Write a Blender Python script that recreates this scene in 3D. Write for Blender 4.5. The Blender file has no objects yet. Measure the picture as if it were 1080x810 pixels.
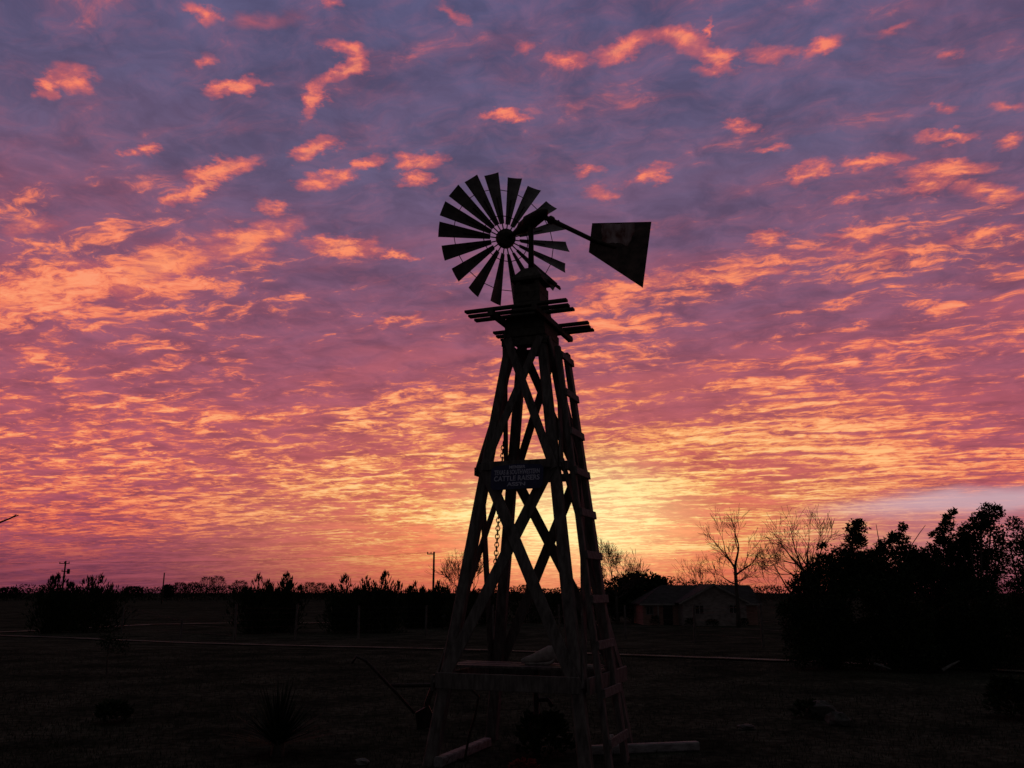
import bpy, math, random
from mathutils import Vector, Matrix

random.seed(11)
SC = bpy.context.scene
COL = SC.collection
R = math.radians

# ------------------------------------------------------------------ camera
F = 900.0 / 1080.0                 # focal length over frame width
EYE = 2.7
PITCH = math.atan(220.0 / 900.0)
cam_d = bpy.data.cameras.new('camera')
cam_d.sensor_width = 36.0
cam_d.lens = 36.0 * F
cam_d.clip_start = 0.1
cam_d.clip_end = 20000
cam = bpy.data.objects.new('camera', cam_d)
cam.location = (0, 0, EYE)
cam.rotation_euler = (math.pi / 2 + PITCH, 0, 0)
COL.objects.link(cam)
SC.camera = cam


def ray(px, py):
    """direction seen at a photo position, scaled so that y = 1"""
    u = (405 - py) / 900.0
    x = (px - 540) / 900.0
    dy = math.cos(PITCH) - u * math.sin(PITCH)
    dz = math.sin(PITCH) + u * math.cos(PITCH)
    return Vector((x / dy, 1.0, dz / dy))


def at(px, py, Y):
    return Vector((0, 0, EYE)) + ray(px, py) * Y


def gz(Y):
    """height of the ground: level round the mill, then half a metre lower"""
    t = min(1.0, max(0.0, (Y - 36.0) / 30.0))
    return -0.5 * t * t * (3 - 2 * t)


def on_ground(px, py):
    r = ray(px, py)
    Y = EYE / -r.z
    for _ in range(30):
        Y = (EYE - gz(Y)) / -r.z
    return Vector((r.x * Y, Y, gz(Y)))


def foot(px, Y):
    return Vector(((px - 540) / 900.0 * (Y * math.cos(PITCH) - EYE * math.sin(PITCH)), Y, gz(Y)))


# ------------------------------------------------------------------ mesh helpers
class MB:
    def __init__(self):
        self.v = []
        self.f = []

    def add(self, vs, fs):
        o = len(self.v)
        self.v += [tuple(p) for p in vs]
        self.f += [tuple(i + o for i in f) for f in fs]

    def box(self, c, s, rot=None):
        hx, hy, hz = s[0] / 2, s[1] / 2, s[2] / 2
        vs = [Vector((x * hx, y * hy, z * hz)) for z in (-1, 1) for y in (-1, 1) for x in (-1, 1)]
        if rot is not None:
            vs = [rot @ p for p in vs]
        c = Vector(c)
        self.add([p + c for p in vs], [(0, 2, 3, 1), (4, 5, 7, 6), (0, 1, 5, 4), (1, 3, 7, 5), (3, 2, 6, 7), (2, 0, 4, 6)])

    def beam(self, a, b, w, t, up=(0, 0, 1), w2=None, t2=None):
        """squared timber from a to b; w across, t along 'up'; edges chamfered"""
        a, b, up = Vector(a), Vector(b), Vector(up)
        d = (b - a).normalized()
        s = d.cross(up).normalized()
        n = s.cross(d).normalized()
        w2 = w if w2 is None else w2
        t2 = t if t2 is None else t2
        vs = []
        for p, ww, tt in ((a, w, t), (b, w2, t2)):
            c = min(ww, tt) * 0.14
            for x, y in ((-ww / 2 + c, -tt / 2), (ww / 2 - c, -tt / 2), (ww / 2, -tt / 2 + c), (ww / 2, tt / 2 - c),
                         (ww / 2 - c, tt / 2), (-ww / 2 + c, tt / 2), (-ww / 2, tt / 2 - c), (-ww / 2, -tt / 2 + c)):
                vs.append(p + s * x + n * y)
        fs = [(i, (i + 1) % 8, 8 + (i + 1) % 8, 8 + i) for i in range(8)]
        fs += [tuple(range(7, -1, -1)), tuple(range(8, 16))]
        self.add(vs, fs)

    def tube(self, pts, rad, sides=6, cap=True):
        pts = [Vector(p) for p in pts]
        if not hasattr(rad, '__len__'):
            rad = [rad] * len(pts)
        o = len(self.v)
        ref = Vector((0.31, 0.52, 0.79))
        for i, p in enumerate(pts):
            d = (pts[min(i + 1, len(pts) - 1)] - pts[max(i - 1, 0)])
            if d.length < 1e-9:
                d = Vector((0, 0, 1))
            d.normalize()
            s = d.cross(ref)
            if s.length < 0.1:
                s = d.cross(Vector((1, 0, 0)))
            s.normalize()
            n = d.cross(s)
            for k in range(sides):
                a = 2 * math.pi * k / sides
                self.v.append(tuple(p + (s * math.cos(a) + n * math.sin(a)) * rad[i]))
        for i in range(len(pts) - 1):
            for k in range(sides):
                k2 = (k + 1) % sides
                self.f.append((o + i * sides + k, o + i * sides + k2, o + (i + 1) * sides + k2, o + (i + 1) * sides + k))
        if cap:
            self.f.append(tuple(o + k for k in range(sides - 1, -1, -1)))
            self.f.append(tuple(o + (len(pts) - 1) * sides + k for k in range(sides)))

    def ball(self, c, r, rough=0.15, nu=10, nv=7, rnd=random):
        c = Vector(c)
        r = Vector(r) if hasattr(r, '__len__') else Vector((r, r, r))
        vs = [c + Vector((0, 0, r.z))]
        for j in range(1, nv):
            th = math.pi * j / nv
            for i in range(nu):
                ph = 2 * math.pi * i / nu
                k = 1 + rnd.uniform(-rough, rough)
                vs.append(c + Vector((r.x * math.sin(th) * math.cos(ph), r.y * math.sin(th) * math.sin(ph), r.z * math.cos(th))) * k)
        vs.append(c - Vector((0, 0, r.z)))
        fs = [(0, 1 + i, 1 + (i + 1) % nu) for i in range(nu)]
        for j in range(nv - 2):
            for i in range(nu):
                a = 1 + j * nu
                fs.append((a + i, a + nu + i, a + nu + (i + 1) % nu, a + (i + 1) % nu))
        a = 1 + (nv - 2) * nu
        fs += [(a + i, len(vs) - 1, a + (i + 1) % nu) for i in range(nu)]
        self.add(vs, fs)

    def build(self, name, mat, parent=None, smooth=False):
        me = bpy.data.meshes.new(name)
        me.from_pydata(self.v, [], self.f)
        me.update()
        if smooth:
            me.polygons.foreach_set('use_smooth', [True] * len(me.polygons))
        me.materials.append(mat)
        o = bpy.data.objects.new(name, me)
        COL.objects.link(o)
        if parent is not None:
            o.parent = parent
        return o


def tag(o, label=None, cat=None, group=None, kind=None):
    if label:
        o['label'] = label
    if cat:
        o['category'] = cat
    if group:
        o['group'] = group
    if kind:
        o['kind'] = kind
    return o


def empty(name, loc=(0, 0, 0), rz=0.0, parent=None):
    o = bpy.data.objects.new(name, None)
    o.location = loc
    o.rotation_euler = (0, 0, rz)
    o.empty_display_size = 0.3
    COL.objects.link(o)
    if parent:
        o.parent = parent
    return o


# ------------------------------------------------------------------ materials
def lin(c):
    return tuple(((x / 255) / 12.92 if x <= 10 else ((x / 255 + 0.055) / 1.055) ** 2.4) for x in c) + (1,)


def material(name, c1, c2, scale=(6, 6, 6), rough=0.85, bump=0.3, metal=0.0, detail=6, spec=0.3):
    m = bpy.data.materials.new(name)
    m.use_nodes = True
    nt = m.node_tree
    b = nt.nodes['Principled BSDF']
    b.inputs['Roughness'].default_value = rough
    b.inputs['Metallic'].default_value = metal
    b.inputs['Specular IOR Level'].default_value = spec
    tc = nt.nodes.new('ShaderNodeTexCoord')
    mp = nt.nodes.new('ShaderNodeMapping')
    mp.inputs['Scale'].default_value = scale
    nz = nt.nodes.new('ShaderNodeTexNoise')
    nz.inputs['Scale'].default_value = 1.0
    nz.inputs['Detail'].default_value = detail
    nz.inputs['Roughness'].default_value = 0.62
    rp = nt.nodes.new('ShaderNodeValToRGB')
    rp.color_ramp.elements[0].position = 0.34
    rp.color_ramp.elements[1].position = 0.68
    rp.color_ramp.elements[0].color = (*c1, 1)
    rp.color_ramp.elements[1].color = (*c2, 1)
    nt.links.new(tc.outputs['Object'], mp.inputs['Vector'])
    nt.links.new(mp.outputs['Vector'], nz.inputs['Vector'])
    nt.links.new(nz.outputs['Fac'], rp.inputs['Fac'])
    nt.links.new(rp.outputs['Color'], b.inputs['Base Color'])
    if bump:
        bp = nt.nodes.new('ShaderNodeBump')
        bp.inputs['Strength'].default_value = bump
        bp.inputs['Distance'].default_value = 0.02
        nt.links.new(nz.outputs['Fac'], bp.inputs['Height'])
        nt.links.new(bp.outputs['Normal'], b.inputs['Normal'])
    return m


M = {}
M['wood'] = material('weathered_wood', (0.06, 0.052, 0.050), (0.19, 0.17, 0.165), (14, 14, 3))
M['wood_dark'] = material('dark_wood', (0.04, 0.035, 0.03), (0.11, 0.1, 0.09), (10, 10, 10))
M['plank'] = material('pale_plank', (0.08, 0.072, 0.072), (0.2, 0.185, 0.185), (3, 14, 14))
M['timber'] = material('edging_timber', (0.13, 0.12, 0.13), (0.34, 0.32, 0.33), (4, 12, 12))
M['iron'] = material('old_iron', (0.025, 0.022, 0.02), (0.07, 0.05, 0.04), (9, 9, 9), rough=0.6, metal=0.4)
M['galv'] = material('galvanised_blade', (0.09, 0.08, 0.09), (0.18, 0.165, 0.17), (5, 5, 5), rough=0.55, metal=0.5, bump=0.1)
M['bone'] = material('bleached_bone', (0.24, 0.22, 0.21), (0.5, 0.47, 0.45), (9, 9, 9))
M['stone'] = material('pale_stone', (0.09, 0.088, 0.085), (0.24, 0.23, 0.22), (7, 7, 7))
M['stone_grey'] = material('grey_stone', (0.04, 0.038, 0.035), (0.12, 0.115, 0.11), (7, 7, 7))
M['bark'] = material('bark', (0.035, 0.03, 0.026), (0.1, 0.085, 0.075), (12, 12, 3))
M['cedar'] = material('cedar_foliage', (0.014, 0.02, 0.01), (0.045, 0.06, 0.03), (3, 3, 3), bump=0, rough=0.9, spec=0.1)
M['far_leaf'] = material('far_foliage', (0.018, 0.02, 0.013), (0.045, 0.045, 0.03), (0.6, 0.6, 0.6), bump=0, rough=0.9, spec=0.1)
M['twig'] = material('twig', (0.03, 0.025, 0.022), (0.075, 0.06, 0.05), (5, 5, 5), bump=0)
M['yucca'] = material('yucca_leaf', (0.012, 0.017, 0.01), (0.03, 0.04, 0.022), (5, 5, 5), bump=0, spec=0.1)
M['red_leaf'] = material('red_petals', (0.16, 0.018, 0.02), (0.3, 0.05, 0.05), (14, 14, 14), bump=0)
M['grass'] = material('dry_grass', (0.03, 0.03, 0.022), (0.085, 0.082, 0.06), (0.8, 0.8, 0.8), bump=0, spec=0.0)
M['wall'] = material('stone_wall', (0.17, 0.15, 0.145), (0.36, 0.315, 0.30), (2.2, 2.2, 4.5))
M['wall_pink'] = material('brick_wall', (0.26, 0.15, 0.13), (0.42, 0.26, 0.22), (3, 3, 6))
M['roof'] = material('shingle_roof', (0.035, 0.033, 0.034), (0.085, 0.08, 0.08), (2, 6, 6), rough=0.95, spec=0.05)
M['trim'] = material('roof_trim', (0.2, 0.19, 0.18), (0.32, 0.3, 0.29), (4, 4, 4))
M['glass'] = material('window_glass', (0.006, 0.007, 0.008), (0.012, 0.013, 0.015), (2, 2, 2), rough=0.25, bump=0)
M['gravel'] = material('gravel', (0.05, 0.046, 0.04), (0.26, 0.24, 0.21), (0.55, 0.55, 0.55), spec=0.05)
M['sign_board'] = material('sign_enamel', (0.025, 0.028, 0.085), (0.045, 0.05, 0.14), (6, 6, 6), rough=0.4, bump=0.05)
M['sign_letter'] = material('sign_letters', (0.34, 0.34, 0.5), (0.7, 0.7, 0.84), (22, 22, 22), rough=0.6, bump=0)


def ground_material():
    m = bpy.data.materials.new('dry_field')
    m.use_nodes = True
    nt = m.node_tree
    b = nt.nodes['Principled BSDF']
    b.inputs['Roughness'].default_value = 0.95
    b.inputs['Specular IOR Level'].default_value = 0.0
    tc = nt.nodes.new('ShaderNodeTexCoord')

    def nz(s, d):
        n = nt.nodes.new('ShaderNodeTexNoise')
        n.inputs['Scale'].default_value = s
        n.inputs['Detail'].default_value = d
        n.inputs['Roughness'].default_value = 0.65
        nt.links.new(tc.outputs['Object'], n.inputs['Vector'])
        return n
    big, mid, fine = nz(0.05, 4), nz(0.45, 6), nz(4.5, 6)
    r1 = nt.nodes.new('ShaderNodeValToRGB')
    r1.color_ramp.elements[0].position, r1.color_ramp.elements[1].position = 0.36, 0.66
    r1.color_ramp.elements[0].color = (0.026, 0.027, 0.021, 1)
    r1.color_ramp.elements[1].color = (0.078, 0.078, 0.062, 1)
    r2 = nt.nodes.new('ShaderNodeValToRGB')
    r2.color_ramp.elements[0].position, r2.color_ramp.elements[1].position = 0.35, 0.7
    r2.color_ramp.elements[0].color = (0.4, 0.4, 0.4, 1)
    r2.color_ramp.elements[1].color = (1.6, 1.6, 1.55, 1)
    mx = nt.nodes.new('ShaderNodeMix')
    mx.data_type = 'RGBA'
    mx.blend_type = 'MULTIPLY'
    mx.inputs['Factor'].default_value = 1
    mm = nt.nodes.new('ShaderNodeMath')
    mm.operation = 'MULTIPLY_ADD'
    nt.links.new(big.outputs['Fac'], mm.inputs[0])
    mm.inputs[1].default_value = 0.5
    nt.links.new(mid.outputs['Fac'], mm.inputs[2])
    ms = nt.nodes.new('ShaderNodeMath')
    ms.operation = 'SUBTRACT'
    nt.links.new(mm.outputs[0], ms.inputs[0])
    ms.inputs[1].default_value = 0.25
    nt.links.new(ms.outputs[0], r1.inputs['Fac'])
    nt.links.new(fine.outputs['Fac'], r2.inputs['Fac'])
    nt.links.new(r1.outputs['Color'], mx.inputs['A'])
    nt.links.new(r2.outputs['Color'], mx.inputs['B'])
    nt.links.new(mx.outputs['Result'], b.inputs['Base Color'])
    bp = nt.nodes.new('ShaderNodeBump')
    bp.inputs['Strength'].default_value = 0.6
    bp.inputs['Distance'].default_value = 0.08
    nt.links.new(fine.outputs['Fac'], bp.inputs['Height'])
    nt.links.new(bp.outputs['Normal'], b.inputs['Normal'])
    return m


# ------------------------------------------------------------------ sky
def build_sky():
    w = bpy.data.worlds.new('World')
    SC.world = w
    w.use_nodes = True
    nt = w.node_tree
    N, L = nt.nodes, nt.links
    N.clear()

    def put(sock, v):
        if isinstance(v, bpy.types.NodeSocket):
            L.new(v, sock)
        elif v is not None:
            sock.default_value = v

    def ma(op, a, b=None, c=None, clamp=False):
        n = N.new('ShaderNodeMath')
        n.operation = op
        n.use_clamp = clamp
        for i, v in enumerate((a, b, c)):
            put(n.inputs[i], v)
        return n.outputs[0]

    def vm(op, a, b=None):
        n = N.new('ShaderNodeVectorMath')
        n.operation = op
        put(n.inputs[0], a)
        if b is not None:
            put(n.inputs[1], b)
        return n.outputs['Value'] if op in ('LENGTH', 'DOT_PRODUCT') else n.outputs['Vector']

    def mr(v, a, b, c=0.0, d=1.0, smooth=True):
        n = N.new('ShaderNodeMapRange')
        n.interpolation_type = 'SMOOTHSTEP' if smooth else 'LINEAR'
        n.clamp = True
        for k, q in zip(('Value', 'From Min', 'From Max', 'To Min', 'To Max'), (v, a, b, c, d)):
            put(n.inputs[k], q)
        return n.outputs['Result']

    def comb(x, y, z=0.0):
        n = N.new('ShaderNodeCombineXYZ')
        for i, v in enumerate((x, y, z)):
            put(n.inputs[i], v)
        return n.outputs[0]

    def mapping(v, loc=(0, 0, 0), rot=0.0, sc=(1, 1, 1), kind='POINT'):
        n = N.new('ShaderNodeMapping')
        n.vector_type = kind
        L.new(v, n.inputs['Vector'])
        if kind == 'POINT' or any(loc):
            n.inputs['Location'].default_value = loc
        n.inputs['Rotation'].default_value = (0, 0, rot)
        n.inputs['Scale'].default_value = sc
        return n.outputs[0]

    def noise(v, scale, detail=5, rough=0.55, dist=0.0, col=False):
        n = N.new('ShaderNodeTexNoise')
        L.new(v, n.inputs['Vector'])
        n.inputs['Scale'].default_value = scale
        n.inputs['Detail'].default_value = detail
        n.inputs['Roughness'].default_value = rough
        n.inputs['Distortion'].default_value = dist
        return n.outputs['Color'] if col else n.outputs['Fac']

    def ramp(f, stops, srgb=True):
        n = N.new('ShaderNodeValToRGB')
        cr = n.color_ramp
        cr.interpolation = 'LINEAR'
        while len(cr.elements) < len(stops):
            cr.elements.new(0.5)
        for e, (p, c) in zip(cr.elements, stops):
            e.position = p
            e.color = lin(c) if srgb else (c, c, c, 1)
        L.new(f, n.inputs['Fac'])
        return n.outputs['Color']

    def mix(f, a, b, blend='MIX'):
        n = N.new('ShaderNodeMix')
        n.data_type = 'RGBA'
        n.blend_type = blend
        put(n.inputs['Factor'], f)
        put(n.inputs['A'], a)
        put(n.inputs['B'], b)
        return n.outputs['Result']

    tc = N.new('ShaderNodeTexCoord')
    D = vm('NORMALIZE', tc.outputs['Generated'])
    sp = N.new('ShaderNodeSeparateXYZ')
    L.new(D, sp.inputs[0])
    x, y, z = sp.outputs
    zc = ma('MAXIMUM', z, 0.0)
    # the cloud deck: a level sheet seen in perspective, curving down to the horizon
    den = ma('ADD', zc, 0.075)
    P = comb(ma('DIVIDE', x, den), ma('DIVIDE', y, den))
    # bearing (a) and height (b) on the sunset side of the sky
    yc = ma('MAXIMUM', y, 0.05)
    A = ma('DIVIDE', x, yc)
    B = ma('DIVIDE', z, yc)
    AB = comb(A, B)

    warp = vm('SUBTRACT', noise(P, 4.2, 3, 0.6, col=True), (0.5, 0.5, 0.5))
    Pw = vm('ADD', P, vm('MULTIPLY', warp, (0.16, 0.16, 0.0)))
    ROT = R(20)
    Ps = mapping(Pw, rot=ROT, sc=(1, 1, 1))
    big = noise(Pw, 1.1, 2, 0.5)                                     # where the lit fields lie
    rip1 = noise(mapping(Ps, sc=(4.3, 10.0, 1)), 1.0, 7, 0.66, 0.35)   # broken puffs on the left
    rip2 = noise(mapping(Ps, sc=(2.2, 9.8, 1)), 1.0, 7, 0.66, 0.3)    # long streaks on the right
    rsel = mr(A, -0.15, 0.28)
    rip = ma('ADD', ma('MULTIPLY', rip1, ma('SUBTRACT', 1.0, rsel)), ma('MULTIPLY', rip2, rsel))
    cel = noise(Pw, 11.0, 6, 0.66, 0.25)                              # cells
    fine = noise(mapping(Ps, sc=(26, 46, 1)), 1.0, 5, 0.68)
    bank = noise(mapping(Ps, sc=(0.8, 1.7, 1)), 1.0, 3, 0.55)         # wide banks and gaps between them
    f = ma('MULTIPLY', big, SKY['w_big'])
    f = ma('MULTIPLY_ADD', rip, SKY['w_rip'], f)
    f = ma('MULTIPLY_ADD', cel, SKY['w_cel'], f)
    f = ma('MULTIPLY_ADD', fine, SKY['w_fine'], f)
    # threshold by height: few lit patches overhead, many lower down
    th = ramp(zc, [(0.0, 0.53), (0.05, 0.495), (0.13, 0.499), (0.24, 0.511), (0.33, 0.536), (0.40, 0.558), (0.47, 0.570), (0.62, 0.580)], srgb=False)
    f = ma('ADD', f, ma('MULTIPLY', ma('SUBTRACT', bank, 0.5), 0.10))
    # where the deck is more broken or more closed
    for (px, py, rx, ry, rot, amt) in BANKS:
        p0 = ray(px, py)
        v = mapping(AB, (p0.x, p0.z, 0), R(rot), (rx / 900 * 1.15, ry / 900 * 1.1, 1), 'TEXTURE')
        g = N.new('ShaderNodeTexGradient')
        g.gradient_type = 'SPHERICAL'
        L.new(v, g.inputs['Vector'])
        f = ma('ADD', f, mr(g.outputs['Fac'], 0.0, 0.75, 0.0, amt))
    gate = ma('SUBTRACT', f, th)

    # single wisps that stand out in the upper sky
    wn = vm('SUBTRACT', noise(P, 13.0, 5, 0.62, col=True), (0.5, 0.5, 0.5))
    wn2 = vm('SUBTRACT', noise(P, 48.0, 3, 0.6, col=True), (0.5, 0.5, 0.5))
    ABw = vm('ADD', vm('ADD', AB, vm('MULTIPLY', wn, (0.09, 0.052, 0.0))), vm('MULTIPLY', wn2, (0.026, 0.010, 0.0)))
    acc = None
    for (x1, y1, x2, y2, hw, st) in WISPS:
        p1, p2 = ray(x1, y1), ray(x2, y2)
        cx, cy = (p1.x + p2.x) / 2, (p1.z + p2.z) / 2
        dx, dy = p2.x - p1.x, p2.z - p1.z
        k = hw / 900.0 * 1.25 * 1.55
        ln = math.hypot(dx, dy) / 2 + k
        v = mapping(ABw, (cx, cy, 0), math.atan2(dy, dx), (ln, k, 1), 'TEXTURE')
        g = N.new('ShaderNodeTexGradient')
        g.gradient_type = 'SPHERICAL'
        L.new(v, g.inputs['Vector'])
        s = ma('MULTIPLY', g.outputs['Fac'], st)
        acc = s if acc is None else ma('MAXIMUM', acc, s)
    rag = ma('MULTIPLY_ADD', fine, 0.35, ma('MULTIPLY_ADD', cel, 0.55, -0.45))
    ws = ma('MULTIPLY_ADD', acc, 0.30, ma('MULTIPLY', rag, 0.30))
    wcore = mr(ws, 0.12, 0.30)
    ws = ma('MULTIPLY', mr(ma('SUBTRACT', ws, 0.055), 0.0, 0.17), mr(acc, 0.0, 0.15))
    ws = ma('MULTIPLY', ws, mr(ma('MULTIPLY_ADD', fine, 0.6, ma('MULTIPLY', cel, 0.6)), 0.47, 0.68, 0.45, 1.0))

    soft = ramp(zc, [(0.0, 0.065), (0.1, 0.050), (0.3, 0.045), (0.6, 0.08)], srgb=False)
    lit = mr(gate, ma('MULTIPLY', soft, -0.55), soft)
    hi = mr(zc, 0.36, 0.46, 1.0, 0.62)
    lit = ma('MULTIPLY', lit, hi)
    lit = ma('MAXIMUM', lit, ws)

    # closeness to the sunken sun
    sA, sB = ray(608, 560).x, ray(600, 546).z
    da = ma('SUBTRACT', A, sA)
    db = ma('SUBTRACT', B, sB)
    e1 = vm('LENGTH', comb(ma('DIVIDE', da, 0.56), ma('DIVIDE', db, 0.30)))
    near = ma('MULTIPLY', mr(e1, 1.0, 0.0), mr(y, -0.1, 0.25))
    e2 = vm('LENGTH', comb(ma('DIVIDE', da, 0.20), ma('DIVIDE', db, 0.105)))
    core = ma('MULTIPLY', mr(e2, 1.0, 0.0), mr(y, -0.1, 0.25))
    left = mr(A, -0.1, -0.6)

    un_far = ramp(zc, [(0.0, (84, 42, 64)), (0.03, (116, 56, 78)), (0.07, (148, 68, 88)), (0.13, (164, 80, 94)), (0.24, (146, 82, 101)),
                       (0.35, (116, 82, 108)), (0.46, (96, 85, 114)), (0.62, (87, 84, 117))])
    un_sun = ramp(zc, [(0.0, (216, 104, 78)), (0.03, (244, 126, 84)), (0.07, (246, 138, 88)), (0.13, (206, 98, 84)), (0.24, (160, 82, 98)),
                       (0.35, (118, 78, 104)), (0.46, (96, 82, 108)), (0.62, (88, 82, 110))])
    li_far = ramp(zc, [(0.0, (100, 48, 68)), (0.03, (152, 68, 80)), (0.07, (216, 94, 80)), (0.13, (242, 118, 86)), (0.24, (240, 118, 92)),
                       (0.35, (248, 130, 94)), (0.46, (240, 116, 98)), (0.62, (232, 106, 104))])
    li_sun = ramp(zc, [(0.0, (240, 124, 82)), (0.03, (255, 178, 98)), (0.07, (255, 206, 112)), (0.13, (255, 184, 98)), (0.24, (250, 146, 88)),
                       (0.35, (250, 142, 96)), (0.46, (242, 120, 98)), (0.62, (234, 108, 104))])
    un = mix(near, un_far, un_sun)
    li = mix(near, li_far, li_sun)
    hi_far = ramp(zc, [(0.0, (104, 50, 68)), (0.03, (160, 74, 84)), (0.07, (248, 130, 90)), (0.13, (255, 176, 116)), (0.24, (254, 166, 118)),
                       (0.35, (250, 150, 116)), (0.46, (248, 142, 114)), (0.62, (242, 128, 116))])
    hi_sun = ramp(zc, [(0.0, (236, 124, 86)), (0.03, (255, 184, 112)), (0.07, (255, 240, 168)), (0.13, (255, 232, 156)), (0.24, (255, 202, 132)),
                       (0.35, (255, 168, 114)), (0.46, (248, 142, 114)), (0.62, (242, 128, 116))])
    li = mix(mr(gate, 0.01, 0.10), li, mix(near, hi_far, hi_sun))
    # mottle of the unlit deck: bluish thin places, dark thick ones
    mot = noise(Pw, 3.4, 4, 0.6)
    mot = ma('MULTIPLY_ADD', cel, 0.45, ma('MULTIPLY', mot, 0.62))
    mo2 = mr(mot, 0.33, 0.72, 0.74, 1.24)
    un = mix(1.0, un, comb(mo2, mo2, mr(mot, 0.33, 0.72, 0.80, 1.28)), 'MULTIPLY')
    veil = mr(noise(mapping(Ps, sc=(0.9, 2.2, 1)), 1.0, 4, 0.6), 0.46, 0.66)
    un = mix(ma('MULTIPLY', veil, mr(zc, 0.50, 0.24, 0.05, 0.36)), un, mix(near, lin((190, 92, 104)), lin((226, 116, 94))))
    skyc = mix(lit, un, li)
    # half-lit pink round the lit patches
    halo = ma('MULTIPLY', mr(gate, -0.13, 0.05), ma('MULTIPLY', ma('SUBTRACT', 1.0, lit), mr(zc, 0.05, 0.2, 0.1, 0.22)))
    halo = ma('MAXIMUM', halo, ma('MULTIPLY', mr(acc, 0.02, 0.5), ma('MULTIPLY', ma('SUBTRACT', 1.0, lit), 0.5)))
    skyc = mix(halo, skyc, mix(near, lin((200, 92, 100)), lin((232, 118, 92))))
    skyc = mix(ma('MULTIPLY', wcore, ma('MULTIPLY', ws, 0.55)), skyc, lin((255, 158, 112)))
    # yellow-white heart over the sun
    hot = ma('MULTIPLY', core, ma('MULTIPLY_ADD', lit, 0.60, 0.52))
    skyc = mix(hot, skyc, lin((255, 242, 172)))
    # clear pale strip low on the right
    pn = ma('SUBTRACT', noise(mapping(AB, sc=(5, 26, 1)), 1.0, 4, 0.6), 0.5)
    q1, q2 = ray(1090, 523), ray(880, 536)
    v = mapping(vm('ADD', AB, vm('MULTIPLY', comb(pn, pn), (0.0, 0.03, 0))), ((q1.x + q2.x) / 2 + .05, (q1.z + q2.z) / 2, 0), math.atan2(q1.z - q2.z, q1.x - q2.x), (0.24, 0.022, 1), 'TEXTURE')
    g = N.new('ShaderNodeTexGradient')
    g.gradient_type = 'SPHERICAL'
    L.new(v, g.inputs['Vector'])
    skyc = mix(mr(g.outputs['Fac'], 0.0, 0.8, 0.0, 0.8), skyc, lin((205, 176, 186)))
    v = mapping(AB, (ray(1050, 570).x, ray(1050, 570).z, 0), 0.0, (0.30, 0.07, 1), 'TEXTURE')
    g = N.new('ShaderNodeTexGradient')
    g.gradient_type = 'SPHERICAL'
    L.new(v, g.inputs['Vector'])
    skyc = mix(mr(g.outputs['Fac'], 0.0, 1.0, 0.0, 0.6), skyc, lin((190, 128, 138)))

    # the eastern half of the sky, behind the camera, has already gone dark
    dusk = mr(y, 0.2, 0.66, SKY['east'], 1.0)
    dusk = ma('MULTIPLY', dusk, mr(z, 0.61, 0.72, 1.0, SKY['zenith']))
    skyc = mix(1.0, skyc, comb(dusk, dusk, dusk), 'MULTIPLY')
    # grey glow added low in the unseen east, lights tower and house fronts
    ag = ma('MULTIPLY', mr(y, 0.05, -0.5), mr(z, 0.55, 0.0, 0.08, 1.0))
    skyc = mix(ag, skyc, (0.075, 0.066, 0.071, 1))

    # grey glow added to the unseen sky overhead, lifts the ground
    ov = mr(z, 0.66, 0.86)
    skyc = mix(ov, skyc, (0.085, 0.083, 0.088, 1))
    st = N.new('ShaderNodeTexSky')
    st.sky_type = 'NISHITA'
    st.sun_disc = False
    st.sun_elevation = R(1.0)
    st.sun_rotation = R(3.6)
    b1 = N.new('ShaderNodeBackground')
    L.new(st.outputs[0], b1.inputs['Color'])
    b1.inputs['Strength'].default_value = SKY['clear']
    b2 = N.new('ShaderNodeBackground')
    L.new(skyc, b2.inputs['Color'])
    b2.inputs['Strength'].default_value = 1.0
    ad = N.new('ShaderNodeAddShader')
    L.new(b1.outputs[0], ad.inputs[0])
    L.new(b2.outputs[0], ad.inputs[1])
    out = N.new('ShaderNodeOutputWorld')
    L.new(ad.outputs[0], out.inputs['Surface'])
    w.cycles.sampling_method = 'MANUAL'
    w.cycles.sample_map_resolution = 512


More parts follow.
